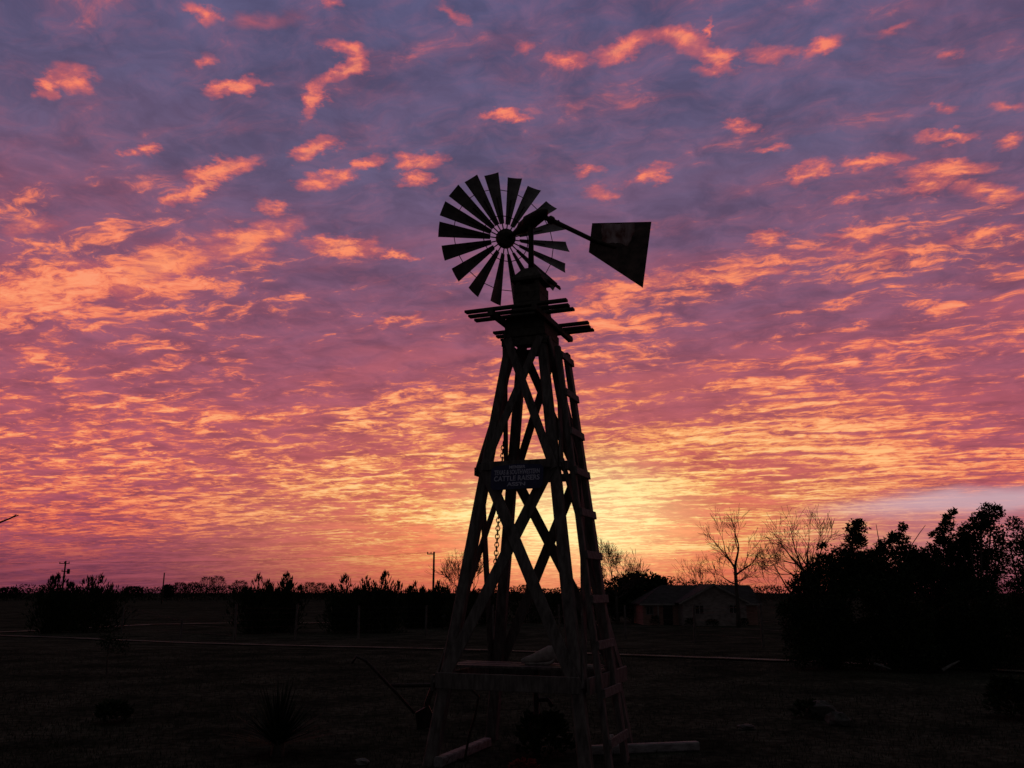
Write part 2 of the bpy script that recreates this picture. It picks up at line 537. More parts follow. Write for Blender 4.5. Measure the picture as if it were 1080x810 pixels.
SKY = dict(w_big=0.22, w_rip=0.40, w_cel=0.26, w_fine=0.12, east=0.02, zenith=0.10, clear=0.004)
BANKS = [  # broader and thinner parts of the deck
    (170, 385, 330, 75, 2, -0.034), (420, 330, 190, 80, 0, -0.028), (420, 210, 260, 90, 0, -0.05), (860, 330, 240, 60, 8, -0.02),
    (250, 500, 420, 70, 4, 0.010), (130, 285, 240, 45, 14, 0.03), (850, 460, 330, 80, 3, 0.015), (740, 310, 200, 40, 10, 0.03),
    (330, 575, 260, 22, 2, -0.03), (960, 215, 220, 60, 6, 0.02), (560, 420, 160, 60, 5, 0.01), (1000, 400, 160, 45, 6, -0.025),
]
WISPS = [
    (42, 98, 60, 84, 10, .9), (60, 80, 92, 92, 13, .8), (200, 4, 226, 20, 9, .7), (226, 22, 330, 20, 10, .4), (205, 68, 222, 60, 8, .55),
    (215, 93, 288, 85, 6, .85), (345, 46, 390, 60, 9, .9), (390, 58, 345, 86, 10, 1), (342, 85, 322, 122, 10, .9), (345, 3, 362, 2, 6, .6),
    (460, 6, 490, 20, 7, .6), (508, 125, 560, 118, 6, .9), (312, 160, 350, 154, 9, 1), (135, 162, 165, 160, 6, .85),
    (170, 210, 208, 200, 8, .9), (198, 190, 266, 170, 10, 1), (208, 204, 218, 184, 10, 1), (312, 193, 345, 192, 9, .8), (345, 192, 368, 184, 8, .75),
    (365, 180, 408, 162, 6, .75), (420, 172, 460, 168, 9, .9), (425, 190, 458, 187, 6, .8),
    (-40, 325, 130, 288, 20, 1), (90, 302, 225, 264, 19, 1), (215, 268, 310, 240, 15, .9), (320, 258, 402, 262, 9, 1), (400, 270, 438, 270, 5, .9),
    (5, 240, 60, 232, 12, .6), (275, 215, 300, 222, 7, .6), (255, 275, 285, 276, 6, .6),
    (628, 57, 690, 36, 11, 1), (688, 36, 748, 46, 12, 1), (742, 44, 768, 68, 11, .9), (745, 44, 750, 18, 5, .7), (735, 76, 768, 68, 7, .7),
    (770, 56, 850, 52, 8, .6), (842, 60, 890, 42, 8, .75), (575, 66, 622, 58, 8, .7), (540, 55, 566, 50, 8, .6), (765, 135, 797, 130, 6, .75),
    (785, 160, 838, 157, 4, .6), (840, 192, 868, 174, 8, .8), (885, 177, 958, 164, 8, .9), (950, 186, 1048, 177, 9, .95), (940, 205, 1022, 190, 7, .75),
    (1008, 202, 1090, 206, 9, .8), (664, 192, 702, 178, 8, .8), (615, 205, 652, 200, 8, .6), (605, 181, 628, 178, 6, .6), (970, 148, 1040, 145, 6, .8),
    (1050, 150, 1090, 144, 6, .7), (920, 40, 975, 24, 6, .45), (990, 62, 1016, 55, 6, .5), (985, 115, 1008, 110, 6, .55), (1036, 112, 1090, 112, 7, .5),
    (880, 210, 908, 210, 5, .6), (790, 255, 832, 250, 7, .75), (840, 250, 962, 245, 6, .75), (850, 270, 972, 262, 6, .7), (980, 255, 1090, 238, 7, .8),
    (600, 312, 720, 294, 9, 1), (690, 300, 850, 284, 9, .9), (420, 60, 450, 66, 6, .2), (400, 340, 440, 334, 6, .9),
]
build_sky()

SUN = bpy.data.lights.new('sun', 'SUN')
SUN.energy = 0.015
SUN.angle = R(8)
SUN.color = (1.0, 0.42, 0.2)
sun = bpy.data.objects.new('sun', SUN)
sd = Vector((math.sin(R(3.6)) * math.cos(R(1.5)), math.cos(R(3.6)) * math.cos(R(1.5)), math.sin(R(1.5))))
sun.rotation_euler = (-sd).to_track_quat('-Z', 'Y').to_euler()
sun.location = (0, 200, 40)
COL.objects.link(sun)
SC.view_settings.view_transform = 'Standard'
SC.view_settings.look = 'None'
SC.view_settings.exposure = 0
SC.view_settings.gamma = 1
SC.render.engine = 'CYCLES'
SC.cycles.use_denoising = True
SC.cycles.max_bounces = 5
#REST
# ================================================================== setting
def build_ground():
    xs = [-6000, -3000, -1500, -700, -350, -200, -120, -80] + [i * 4 for i in range(-16, 17)] + [80, 120, 200, 350, 700, 1500, 3000, 6000]
    ys = [-3000, -800, -200, -60, -20, 0, 6] + [8 + 2 * i for i in range(0, 36)] + [84, 92, 102, 115, 130, 150, 180, 220, 300, 450, 700, 1200, 2500, 6000]
    rnd = random.Random(3)
    mb = MB()
    for Y in ys:
        for X in xs:
            b = 0.0
            if 8 < Y < 80 and abs(X) < 65:
                b = 0.035 * math.sin(X * 0.71 + Y * 0.33) * math.sin(Y * 0.47 - X * 0.21) - 0.02
                if 11 < Y < 21 and abs(X) < 5:
                    b *= 0.15
            mb.v.append((X, Y, gz(Y) + b - 0.004))
    nx = len(xs)
    for j in range(len(ys) - 1):
        for i in range(nx - 1):
            mb.f.append((j * nx + i, j * nx + i + 1, (j + 1) * nx + i + 1, (j + 1) * nx + i))
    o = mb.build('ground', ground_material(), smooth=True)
    tag(o, kind='structure')


build_ground()


def strip(name, pix, width, mat, lift=0.05):
    pts = [on_ground(*p) for p in pix]
    # resample
    fine = []
    for a, b in zip(pts, pts[1:]):
        for k in range(8):
            fine.append(a.lerp(b, k / 8))
    fine.append(pts[-1])
    rnd = random.Random(len(pix))
    mb = MB()
    for i, p in enumerate(fine):
        d = (fine[min(i + 1, len(fine) - 1)] - fine[max(i - 1, 0)])
        d.z = 0
        d.normalize()
        s = Vector((-d.y, d.x, 0))
        w1, w2 = width * rnd.uniform(0.3, 0.6), width * rnd.uniform(0.3, 0.6)
        for q in (s * w1, -s * w2):
            mb.v.append((p.x + q.x, p.y + q.y, gz(p.y + q.y) + lift))
    for i in range(len(fine) - 1):
        mb.f.append((2 * i, 2 * i + 1, 2 * i + 3, 2 * i + 2))
    return tag(mb.build(name, mat), kind='structure')


strip('path', [(-60, 668), (0, 670.5), (70, 673), (140, 676), (200, 678.5), (330, 682), (470, 685), (560, 688), (650, 691), (840, 698), (960, 703), (1080, 709), (1180, 715)], 0.85, M['gravel'])
strip('dirt_road', [(-40, 669), (0, 667), (50, 665), (110, 661.5), (160, 658.8), (235, 657.5), (300, 657.5), (380, 657)], 1.6, M['gravel'])


def build_grass():
    rnd = random.Random(5)
    mb = MB()
    for _ in range(52000):
        Y = 12 + 34 * rnd.random() ** 1.6
        X = rnd.uniform(-0.68, 0.68) * Y
        if rnd.random() < 0.25:
            k = math.sin(X * 0.9) * math.sin(Y * 0.7 + X * 0.2)
            if k < 0:
                continue
        h = rnd.uniform(0.03, 0.09) * (1.8 if rnd.random() < 0.06 else 1)
        a = rnd.uniform(0, 6.283)
        w = rnd.uniform(0.006, 0.014)
        l = h * rnd.uniform(0.2, 0.9)
        b = rnd.uniform(0, 6.283)
        z = gz(Y) - 0.03
        mb.add([(X + math.cos(a) * w, Y + math.sin(a) * w, z), (X - math.cos(a) * w, Y - math.sin(a) * w, z),
                (X + math.cos(b) * l, Y + math.sin(b) * l, z + h + 0.03)], [(0, 1, 2)])
    tag(mb.build('dry_grass', M['grass']), 'short dry winter grass covering the yard', 'grass', kind='stuff')


build_grass()

# ================================================================== windmill
CX, CY, TH, HB, HT, HZ = 0.3724, 15.6, 0.36507, 1.3103, 0.15638, 8.4
E_ = Vector((math.cos(TH), -math.sin(TH), 0))
N_ = Vector((math.sin(TH), math.cos(TH), 0))


def hw(z):
    return HB + (HT - HB) * z / HZ


def loc(w):
    d = Vector(w) - Vector((CX, CY, 0))
    return Vector((d.dot(E_), d.dot(N_), d.z))


def wor(l):
    return Vector((CX, CY, 0)) + E_ * l[0] + N_ * l[1] + Vector((0, 0, l[2]))


def screen(w):
    z = w.z - EYE
    d = w.y * math.cos(PITCH) + z * math.sin(PITCH)
    u = -w.y * math.sin(PITCH) + z * math.cos(PITCH)
    return 540 + 900 * w.x / d, 405 - 900 * u / d


mill = empty('windmill', (CX, CY, 0), -TH)
tag(mill, 'old farm windmill on a tapering wooden tower with bladed wheel and tail vane', 'windmill')

# legs
for sx, sy in ((-1, -1), (1, -1), (-1, 1), (1, 1)):
    mb = MB()
    z0, z1 = -0.12, 7.95
    mb.beam((sx * hw(z0), sy * hw(z0), z0), (sx * hw(z1), sy * hw(z1), z1), 0.21, 0.21, up=(0, 1, 0), w2=0.16, t2=0.16)
    mb.build('leg', M['wood'], mill)

# faces: outward normal and along direction in the mill's own frame
FACES = [((0, -1), (1, 0)), ((1, 0), (0, 1)), ((0, 1), (-1, 0)), ((-1, 0), (0, -1))]


def fpt(face, s, z, off):
    """s = -1..1 between the two legs of a face"""
    (nx, ny), (ax, ay) = face
    w = hw(z)
    return Vector((nx * (w + off) + ax * w * s, ny * (w + off) + ay * w * s, z))


rnd = random.Random(2)
for fi, fc in enumerate(FACES):
    nrm = (fc[0][0], fc[0][1], 0.12)
    for zl, zh, wd in ((1.3, 4.86, 0.19), (4.86, 7.22, 0.16)):
        for k, (s0, s1) in enumerate(((-1, 1), (1, -1))):
            off = 0.125 + 0.036 * k
            mb = MB()
            a = fpt(fc, s0 * 1.04, zl - 0.08, off)
            b = fpt(fc, s1 * 1.04, zh + 0.08, off - 0.01)
            mb.beam(a, b, wd * rnd.uniform(0.93, 1.08), 0.034, up=nrm)
            mb.build('brace', M['wood'], mill)
    for zz, hh in ((1.3, 0.25), (4.87, 0.15)):
        mb = MB()
        dz = 0.018 * fi
        off = 0.205
        ex_ = 0.10 if zz < 2 else 0.0
        mb.beam(fpt(fc, -1.0, zz - dz, off) - Vector((fc[1][0], fc[1][1], 0)) * ex_, fpt(fc, 1.0, zz - dz, off) + Vector((fc[1][0], fc[1][1], 0)) * ex_, 0.05, hh, up=(0, 0, 1))
        mb.build('girt', M['wood'], mill)
    # boards closing the neck of the tower
    for j, zz in enumerate((7.24, 7.42, 7.575, 7.70)):
        w = hw(zz) + 0.10
        mb = MB()
        (nx, ny), (ax, ay) = fc
        ex = 0.03 if fi % 2 else -0.022
        c = Vector((nx * w, ny * w, zz))
        d = Vector((ax, ay, 0)) * (w + ex)
        mb.beam(c - d, c + d, 0.045, 0.145 if j else 0.15, up=(0, 0, 1))
        mb.build('neck_board', M['wood_dark'], mill)

# loose planks laid across the lower girts
for j, q in enumerate((-0.34, -0.04, 0.27)):
    mb = MB()
    mb.beam((-1.42, q, 1.457 + 0.004 * j), (1.34 - 0.1 * j, q + 0.03, 1.457 + 0.004 * j), 0.24, 0.045)
    mb.build('deck_plank', M['plank' if j == 1 else 'wood'], mill)

# platform of six open boards
for k in (-0.95, -0.69, -0.43, 0.45, 0.71, 0.97):
    mb = MB()
    j = rnd.uniform(-0.03, 0.03)
    mb.beam((-0.98 + j, k, 7.745), (0.98 + j, k + rnd.uniform(-0.01, 0.01), 7.745 + rnd.uniform(-0.012, 0.012)), 0.13, 0.045)
    mb.build('platform_board', M['wood_dark'], mill)
for q in (-0.43, 0.42):
    mb = MB()
    mb.beam((q, -1.05, 7.665), (q, 1.12, 7.665), 0.09, 0.125)
    mb.tube([(q - 0.045, 1.14, 7.665), (q + 0.045, 1.14, 7.665)], 0.06, 10)
    mb.build('platform_joist', M['wood_dark'], mill)

# boxed top of the tower with its cap
mb = MB()
for sx, sy in ((-1, -1), (1, -1), (-1, 1), (1, 1)):
    mb.beam((sx * 0.2, sy * 0.2, 7.80), (sx * 0.19, sy * 0.19, 8.52), 0.09, 0.09, up=(0, 1, 0))
tp = mb.build('top_post', M['wood_dark'], mill)
for (nx, ny), (ax, ay) in FACES:
    for zz in (7.99, 8.16, 8.33):
        mb = MB()
        d = Vector((ax, ay, 0)) * (0.235 if nx else 0.262)
        c = Vector((nx * 0.248, ny * 0.248, zz))
        mb.beam(c - d, c + d, 0.026, 0.166, up=(0, 0, 1))
        mb.build('top_board', M['wood_dark'], mill)
mb = MB()
mb.beam((-0.31, 0, 8.535), (0.31, 0, 8.535), 0.61, 0.075)
vs = [(-0.295, -0.29, 8.575), (0.295, -0.29, 8.575), (0.295, 0.29, 8.575), (-0.295, 0.29, 8.575),
      (-0.13, -0.12, 8.80), (0.13, -0.12, 8.80), (0.13, 0.12, 8.80), (-0.13, 0.12, 8.80)]
mb.add(vs, [(3, 2, 1, 0), (4, 5, 6, 7), (0, 1, 5, 4), (1, 2, 6, 5), (2, 3, 7, 6), (3, 0, 4, 7)])
mb.beam((0.30, 0.16, 8.60), (0.52, 0.20, 8.42), 0.16, 0.035)
mb.build('tower_cap', M['wood_dark'], mill)

# mast and gear head
mtop = loc(at(560, 238, CY))
mb = MB()
mb.tube([(0, 0, 8.72), (0.0, 0.0, 9.2), (mtop.x, mtop.y, mtop.z)], [0.062, 0.055, 0.055], 10)
mb.build('mast', M['iron'], mill, True)
HUBW = at(533, 252, 16.3)
hub = loc(HUBW)
g1, g2, g3 = loc(at(548, 243, 15.95)), loc(at(562, 232, 15.6)), loc(at(574, 224, 15.3))
mb = MB()
mb.tube([hub.lerp(g1, -0.1), hub.lerp(g1, 0.6), g1, g1.lerp(g2, 0.25), g2, g2.lerp(g3, 0.7), g3, g3.lerp(g2, -0.25)],
        [0.05, 0.05, 0.09, 0.135, 0.15, 0.13, 0.10, 0.03], 10)
mb.ball(g2.lerp(g1, 0.2), (0.17, 0.17, 0.15), 0.04)
mb.build('gear_head', M['iron'], mill, True)

# wheel
PSI = R(23)
wheel_mb = MB()
NB = 18
PH0 = 182.0
RB0, RB1 = 0.33, 1.425
for i in range(NB):
    a = R(PH0 - 20 * i)
    d = Vector((math.cos(a), 0, math.sin(a)))
    wheel_mb.tube([d * 0.12, d * 0.9], 0.014, 5)
for rr, th_, off in ((1.115, 0.0085, 0.045), (0.50, 0.010, -0.02)):
    ring = []
    for i in range(NB + 1):
        a = R(PH0 - 20 * i)
        ring.append(Vector((math.cos(a) * rr, off, math.sin(a) * rr)))
    wheel_mb.tube(ring, th_, 5)
wheel = wheel_mb.build('wheel', M['iron'], mill)
wheel.location = hub
wheel.rotation_euler = (0, 0, PSI + TH)
mb = MB()
mb.tube([(0, -0.13, 0), (0, -0.10, 0), (0, -0.02, 0), (0, 0.04, 0), (0, 0.1, 0)], [0.10, 0.19, 0.205, 0.20, 0.06], 24)
mb.build('hub', M['iron'], wheel, False)


def blade_mesh():
    mb = MB()
    beta = R(25)
    n = 8
    rows = []
    for side in (0.0, 0.006):
        for i in range(n + 1):
            t = i / n
            r = RB0 + (RB1 - RB0) * t
            c = 0.095 + (0.305 - 0.095) * t
            for s in (-0.5, -0.25, 0, 0.25, 0.5):
                camber = 0.05 * c * (1 - 4 * s * s)
                zt = math.cos(beta) * s * c - math.sin(beta) * (camber + side)
                ya = math.sin(beta) * s * c + math.cos(beta) * (camber + side)
                mb.v.append((r + (0.012 * (0.5 - s) if i == n else 0), ya, zt))
    m = 5
    half = (n + 1) * m
    for sd_ in (0, 1):
        for i in range(n):
            for j in range(m - 1):
                q = [sd_ * half + i * m + j, sd_ * half + i * m + j + 1, sd_ * half + (i + 1) * m + j + 1, sd_ * half + (i + 1) * m + j]
                mb.f.append(tuple(q if sd_ else q[::-1]))
    edge = [j for j in range(m)] + [i * m + m - 1 for i in range(1, n + 1)] + [n * m + j for j in range(m - 2, -1, -1)] + [i * m for i in range(n - 1, 0, -1)]
    for k in range(len(edge)):
        a, b = edge[k], edge[(k + 1) % len(edge)]
        mb.f.append((a, b, half + b, half + a))
    return mb


blade0 = blade_mesh().build('blade', M['galv'], wheel, False)
for i in range(NB):
    b = blade0 if i == 0 else blade0.copy()
    if i:
        COL.objects.link(b)
        b.parent = wheel
    b.rotation_euler = (rnd.uniform(-0.05, 0.05) * 0.4, -R(PH0 - 20 * i + rnd.uniform(-0.9, 0.9)), 0)

# tail arm and vane
ta = [loc(at(566, 226, 15.35)), loc(at(581, 232, 15.36)), loc(at(600, 241, 15.38)), loc(at(624, 252.5, 15.40)), loc(at(650, 262, 15.36))]
mb = MB()
mb.tube(ta, [0.05, 0.05, 0.045, 0.045, 0.03], 8)
mb.ball(ta[1], 0.085, 0.05)
tail = mb.build('tail_arm', M['iron'], mill, True)
vc = [at(624.5, 235.5, 15.46), at(687, 234, 15.22), at(678, 303.5, 15.25), at(621, 266, 15.46)]
vn = (vc[1] - vc[0]).cross(vc[3] - vc[0]).normalized()
_o, _r = Vector((0, 0, EYE)), ray(678, 303.5)
vc[2] = _o + _r * ((vc[0] - _o).dot(vn) / _r.dot(vn))
vs = []
for o in (0.008, -0.008):
    vs += [loc(p + vn * o) for p in vc]
mb = MB()
mb.add(vs, [(0, 1, 2, 3), (7, 6, 5, 4), (0, 4, 5, 1), (1, 5, 6, 2), (2, 6, 7, 3), (3, 7, 4, 0)])
M['vane'] = material('vane_sheet', (0.03, 0.022, 0.022), (0.15, 0.10, 0.095), (5, 5, 5), rough=0.7, metal=0.1)
vane = mb.build('tail_vane', M['vane'], tail)
# pale mottled patch on the upper half of the sheet
rv = random.Random(8)


def vpt(u, v):
    return vc[0].lerp(vc[1], u).lerp(vc[3].lerp(vc[2], u), v)


M['pale_patch'] = material('vane_patch', (0.14, 0.05, 0.045), (0.6, 0.5, 0.54), (6, 6, 2.6), rough=0.75, bump=0.15)
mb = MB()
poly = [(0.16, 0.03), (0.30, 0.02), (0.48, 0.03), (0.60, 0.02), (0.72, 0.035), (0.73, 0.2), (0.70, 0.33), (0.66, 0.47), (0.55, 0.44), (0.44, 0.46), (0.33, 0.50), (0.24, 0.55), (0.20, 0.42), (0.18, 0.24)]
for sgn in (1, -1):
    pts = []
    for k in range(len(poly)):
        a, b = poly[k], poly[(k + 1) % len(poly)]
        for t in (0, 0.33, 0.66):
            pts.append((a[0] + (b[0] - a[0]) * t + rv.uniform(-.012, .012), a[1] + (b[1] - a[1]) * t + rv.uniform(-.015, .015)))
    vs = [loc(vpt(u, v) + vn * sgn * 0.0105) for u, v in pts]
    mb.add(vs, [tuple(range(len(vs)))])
mb.build('vane_patch', M['pale_patch'], tail)

# ladder on the right hand face
def solve_q(px, z, off):
    lo, hi = -1.5, 2.0
    for _ in range(40):
        m = (lo + hi) / 2
        if screen(wor((hw(z) + off, m, z)))[0] < px:
            lo = m
        else:
            hi = m
    return lo


LO = 0.26
ln0, ln1 = Vector((hw(1.2) + LO, 0.06, 1.2)), None
zb, zt = 0.0, 7.12
qn = (solve_q(640, 0.4, LO), solve_q(589, 7.0, LO))
qf = (solve_q(656, 0.4, LO), solve_q(598.5, 7.0, LO))


def rail_pt(q, z):
    t = (z - 0.4) / 6.6
    return Vector((hw(z) + LO, q[0] + (q[1] - q[0]) * t, z))


lad = MB()
for q in (qn, qf):
    lad.beam(rail_pt(q, -0.1), rail_pt(q, zt), 0.12 if q is qn else 0.20, 0.10, up=(1, 0, 0.13))
ladder = lad.build('ladder', M['wood'], mill)
zz = 0.42
while zz < 7.1:
    a, b = rail_pt(qn, zz), rail_pt(qf, zz)
    d = (b - a).normalized()
    mb = MB()
    o = Vector((0.072, 0, 0))
    mb.beam(a - d * 0.07 + o, b + d * rnd.uniform(0.06, 0.10) + o, 0.045, 0.135, up=(-0.12, 0, 1))
    mb.build('rung', M['plank'], ladder)
    zz += 0.725

# pump pipe under the mill
mb = MB()
mb.tube([(0.05, 0, -0.1), (0.05, 0, 0.35), (0.05, 0, 0.36), (0.05, 0, 0.55), (0.05, 0, 0.56), (0.05, 0, 1.6)], [0.07, 0.07, 0.15, 0.15, 0.05, 0.05], 12)
mb.tube([(0.05, 0, 0.9), (0.28, -0.05, 0.92), (0.36, -0.08, 0.82)], 0.035, 8)
mb.build('well_pipe', M['iron'], mill, True)
# ------------------------------------------------------------------ sign on the front face
SW, SH = 0.96, 0.47
zc_ = 4.66
slope = math.atan((HB - HT) / HZ)
sc_l = fpt(FACES[0], 0, zc_, 0.265)
sign = empty('name_sign', wor((sc_l.x + 0.05, sc_l.y, zc_)), -TH)
sign.rotation_euler = (-slope, 0, -TH)
tag(sign, 'small dark blue cattle raisers sign with pale lettering fixed across the wooden tower', 'sign')
mb = MB()
c = 0.05
out = [(-SW / 2 + c, -SH / 2), (SW / 2 - c, -SH / 2), (SW / 2, -SH / 2 + c), (SW / 2, SH / 2 - c - .05), (SW / 2 - c, SH / 2 - 0.05), (0.2, SH / 2 - 0.03), (0, SH / 2 - 0.02), (-0.2, SH / 2 - 0.03), (-SW / 2 + c, SH / 2 - 0.05), (-SW / 2, SH / 2 - c - .05), (-SW / 2, -SH / 2 + c)]
nv = len(out)
mb.add([(x, -0.01, z) for x, z in out] + [(x, 0.012, z) for x, z in out],
       [tuple(range(nv)), tuple(range(2 * nv - 1, nv - 1, -1))] + [(i, i + nv, (i + 1) % nv + nv, (i + 1) % nv) for i in range(nv)])
mb.build('board', M['sign_board'], sign)


def text(s, size, z, width):
    cu = bpy.data.curves.new('lettering', 'FONT')
    cu.body = s
    cu.size = size
    cu.align_x = 'CENTER'
    cu.align_y = 'CENTER'
    cu.extrude = 0.0015
    cu.offset = 0.0025
    t = bpy.data.objects.new('tmp', cu)
    COL.objects.link(t)
    dg = bpy.context.evaluated_depsgraph_get()
    me = bpy.data.meshes.new_from_object(t.evaluated_get(dg))
    bpy.data.objects.remove(t)
    xs = [v.co.x for v in me.vertices]
    k = width / (max(xs) - min(xs))
    for v in me.vertices:
        v.co.x *= k
    me.materials.clear()
    me.materials.append(M['sign_letter'])
    o = bpy.data.objects.new('lettering', me)
    COL.objects.link(o)
    o.parent = sign
    o.location = (0.0, -0.0135, z)
    o.rotation_euler = (math.pi / 2, 0, 0)


text('MEMBER', 0.075, 0.155, 0.30)
text('TEXAS & SOUTHWESTERN', 0.115, 0.065, 0.84)
text('CATTLE RAISERS', 0.125, -0.045, 0.84)
text("ASS'N", 0.09, -0.15, 0.34)

# ------------------------------------------------------------------ things on and round the tower
def chain(pa, pb, n, r, label):
    mb = MB()
    a, b = Vector(pa), Vector(pb)
    for i in range(n):
        c = a.lerp(b, (i + 0.5) / n)
        h = (b - a).length / n * 0.72
        pts = []
        side = Vector((1, 0.2, 0)) if i % 2 else Vector((-0.2, 1, 0))
        for k in range(9):
            t = 2 * math.pi * k / 8
            pts.append(c + side * (math.cos(t) * r) + (b - a).normalized() * (math.sin(t) * h))
        mb.tube(pts, r * 0.3, 4, False)
    return tag(mb.build('chain', M['iron']), label, 'chain')


chain(at(531, 466, 15.4), at(521.5, 612, 15.5), 34, 0.036, 'rusty iron chain hanging down inside the windmill tower')
mb = MB()
mb.tube([wor((-0.86, -1.02, 1.25)), at(505, 735, 14.9), at(501, 755, 15.0), at(495, 775, 15.1), Vector((at(490, 787, 15.1).x, 15.1, 0.02)), Vector((at(470, 787, 15.2).x, 15.3, 0.02))], 0.022, 7)
tag(mb.build('hose', M['iron'], smooth=True), 'black hose drooping from the low plank deck to the ground', 'hose')

# bleached skull on the middle plank
sk = empty('animal_skull', (0, 0, 0))
skp = wor((0.22, 0.0, 1.485))
sk.location = skp
sk.rotation_euler = (0, 0, -TH * 0.5)
tag(sk, 'bleached long nosed animal skull lying on the plank deck inside the tower', 'skull')
mb = MB()
prof = [(-0.42, 0.06, 0.035, 0.03), (-0.36, 0.075, 0.055, 0.05), (-0.22, 0.10, 0.065, 0.075), (-0.06, 0.145, 0.09, 0.11), (0.05, 0.18, 0.125, 0.13), (0.14, 0.19, 0.14, 0.13), (0.22, 0.16, 0.12, 0.12), (0.26, 0.13, 0.06, 0.06)]
ns = 12
for i, (x, zc2, ry, rz) in enumerate(prof):
    for k in range(ns):
        a = 2 * math.pi * k / ns
        q = 1 + 0.06 * math.sin(3 * a + i)
        mb.v.append((x, math.cos(a) * ry * q, zc2 + math.sin(a) * rz * q - (0.02 if 0.0 < x < 0.1 and abs(math.cos(a)) > 0.8 else 0)))
for i in range(len(prof) - 1):
    for k in range(ns):
        mb.f.append((i * ns + k, i * ns + (k + 1) % ns, (i + 1) * ns + (k + 1) % ns, (i + 1) * ns + k))
mb.f.append(tuple(range(ns)))
mb.f.append(tuple(range(len(prof) * ns - 1, (len(prof) - 1) * ns - 1, -1)))
mb.build('cranium', M['bone'], sk, True)
mb = MB()
for s in (-1, 1):
    mb.tube([(-0.36, s * 0.03, 0.015), (-0.1, s * 0.06, 0.02), (0.1, s * 0.09, 0.035), (0.17, s * 0.1, 0.1)], [0.018, 0.022, 0.03, 0.02], 6)
mb.build('jaw', M['bone'], sk, True)
for s in (-1, 1):
    mb = MB()
    mb.tube([(0.19, s * 0.09, 0.25), (0.21, s * 0.16, 0.28), (0.22, s * 0.23, 0.33), (0.2, s * 0.26, 0.40)], [0.035, 0.03, 0.02, 0.006], 7)
    mb.build('horn', M['bone'], sk, True)

def rock(p, r, mat, label, seed, name='rock', flat=0.65, group=None):
    mb = MB()
    rr = random.Random(seed)
    mb.ball(Vector(p) + Vector((0, 0, r * flat * 0.6)), (r, r * rr.uniform(0.7, 1), r * flat), 0.22, 9, 6, rr)
    return tag(mb.build(name, mat, smooth=False), label, 'rock', group)


rock(wor((1.12, -0.30, 1.43)), 0.10, M['bone'], 'pale lump of rock on the deck edge beside the ladder', 4)
rock(on_ground(643, 786), 0.13, M['bone'], 'small white stone beside the right ground timber', 6, flat=0.9)
rock(on_ground(866, 757), 0.36, M['stone_grey'], 'grey boulder in the yard below the dark thicket', 7)
rock(on_ground(884, 764), 0.25, M['stone_grey'], 'lower grey stone just right of the yard boulder', 9)
rock(on_ground(787, 769), 0.2, M['stone_grey'], 'small flat stone between timber end and boulder', 14, flat=0.3)
rock(on_ground(382, 806), 0.12, M['stone'], 'small pale stone right of the spiky yucca', 16, flat=0.5)
rock(on_ground(508, 658), 0.42, M['bone'], 'larger white boulder far behind the tower legs', 18, flat=0.7)
rock(on_ground(517, 658), 0.26, M['bone'], 'smaller white boulder just right of the larger one', 19, flat=0.8)
rock(on_ground(468, 652), 0.5, M['stone'], 'pale boulder by the cedars left of the tower', 20, flat=0.5)


def ground_timber(p1, p2, label):
    a, b = on_ground(*p1), on_ground(*p2)
    a.z = b.z = 0.07
    mb = MB()
    mb.beam(a, b, 0.16, 0.15)
    return tag(mb.build('landscape_timber', M['timber']), label, 'timber', 'timbers edging the mill bed')


ground_timber((462, 809), (514, 787), 'short pale timber on the ground at the left tower leg')
ground_timber((621, 796), (736, 791), 'long pale timber on the ground right of the tower')

# low plants in the bed under the tower
def leafy(name, label, cat, base, h, w, n, leaf, mat, seed, up=0.6):
    rr = random.Random(seed)
    mb = MB()
    for _ in range(n):
        a, t = rr.uniform(0, 6.283), rr.random() ** 0.6
        rad = w * 0.5 * math.sqrt(rr.random()) * (1 - 0.5 * t * t)
        p = Vector(base) + Vector((math.cos(a) * rad, math.sin(a) * rad, t * h))
        d = Vector((math.cos(a + rr.uniform(-1, 1)), math.sin(a + rr.uniform(-1, 1)), rr.uniform(-0.2, 1) * up * 2)).normalized() * leaf * rr.uniform(0.6, 1.4)
        s = d.cross(Vector((rr.uniform(-1, 1), rr.uniform(-1, 1), 1))).normalized() * leaf * 0.32
        mb.add([p, p + d * 0.5 + s, p + d, p + d * 0.5 - s], [(0, 1, 2, 3)])
    return tag(mb.build(name, mat), label, cat)


leafy('low_plant', 'dark leafy plant clump under the middle of the tower', 'plant', on_ground(574, 796), 0.62, 1.0, 900, 0.13, M['cedar'], 31)
leafy('low_plant', 'low red flowering plant at the foot of the tower', 'plant', on_ground(553, 815), 0.16, 0.55, 360, 0.06, M['red_leaf'], 32)
leafy('weed_clump', 'dark low weed clump left of the spiky yucca', 'plant', on_ground(118, 760), 0.34, 0.8, 500, 0.12, M['cedar'], 33)
leafy('weed_clump', 'dark bushy shrub at the right edge of the yard', 'plant', on_ground(1071, 757), 0.8, 1.2, 1500, 0.12, M['cedar'], 34)
leafy('weed_clump', 'dark weeds in front of the yard boulder', 'plant', on_ground(853, 756), 0.3, 0.7, 400, 0.11, M['cedar'], 35)

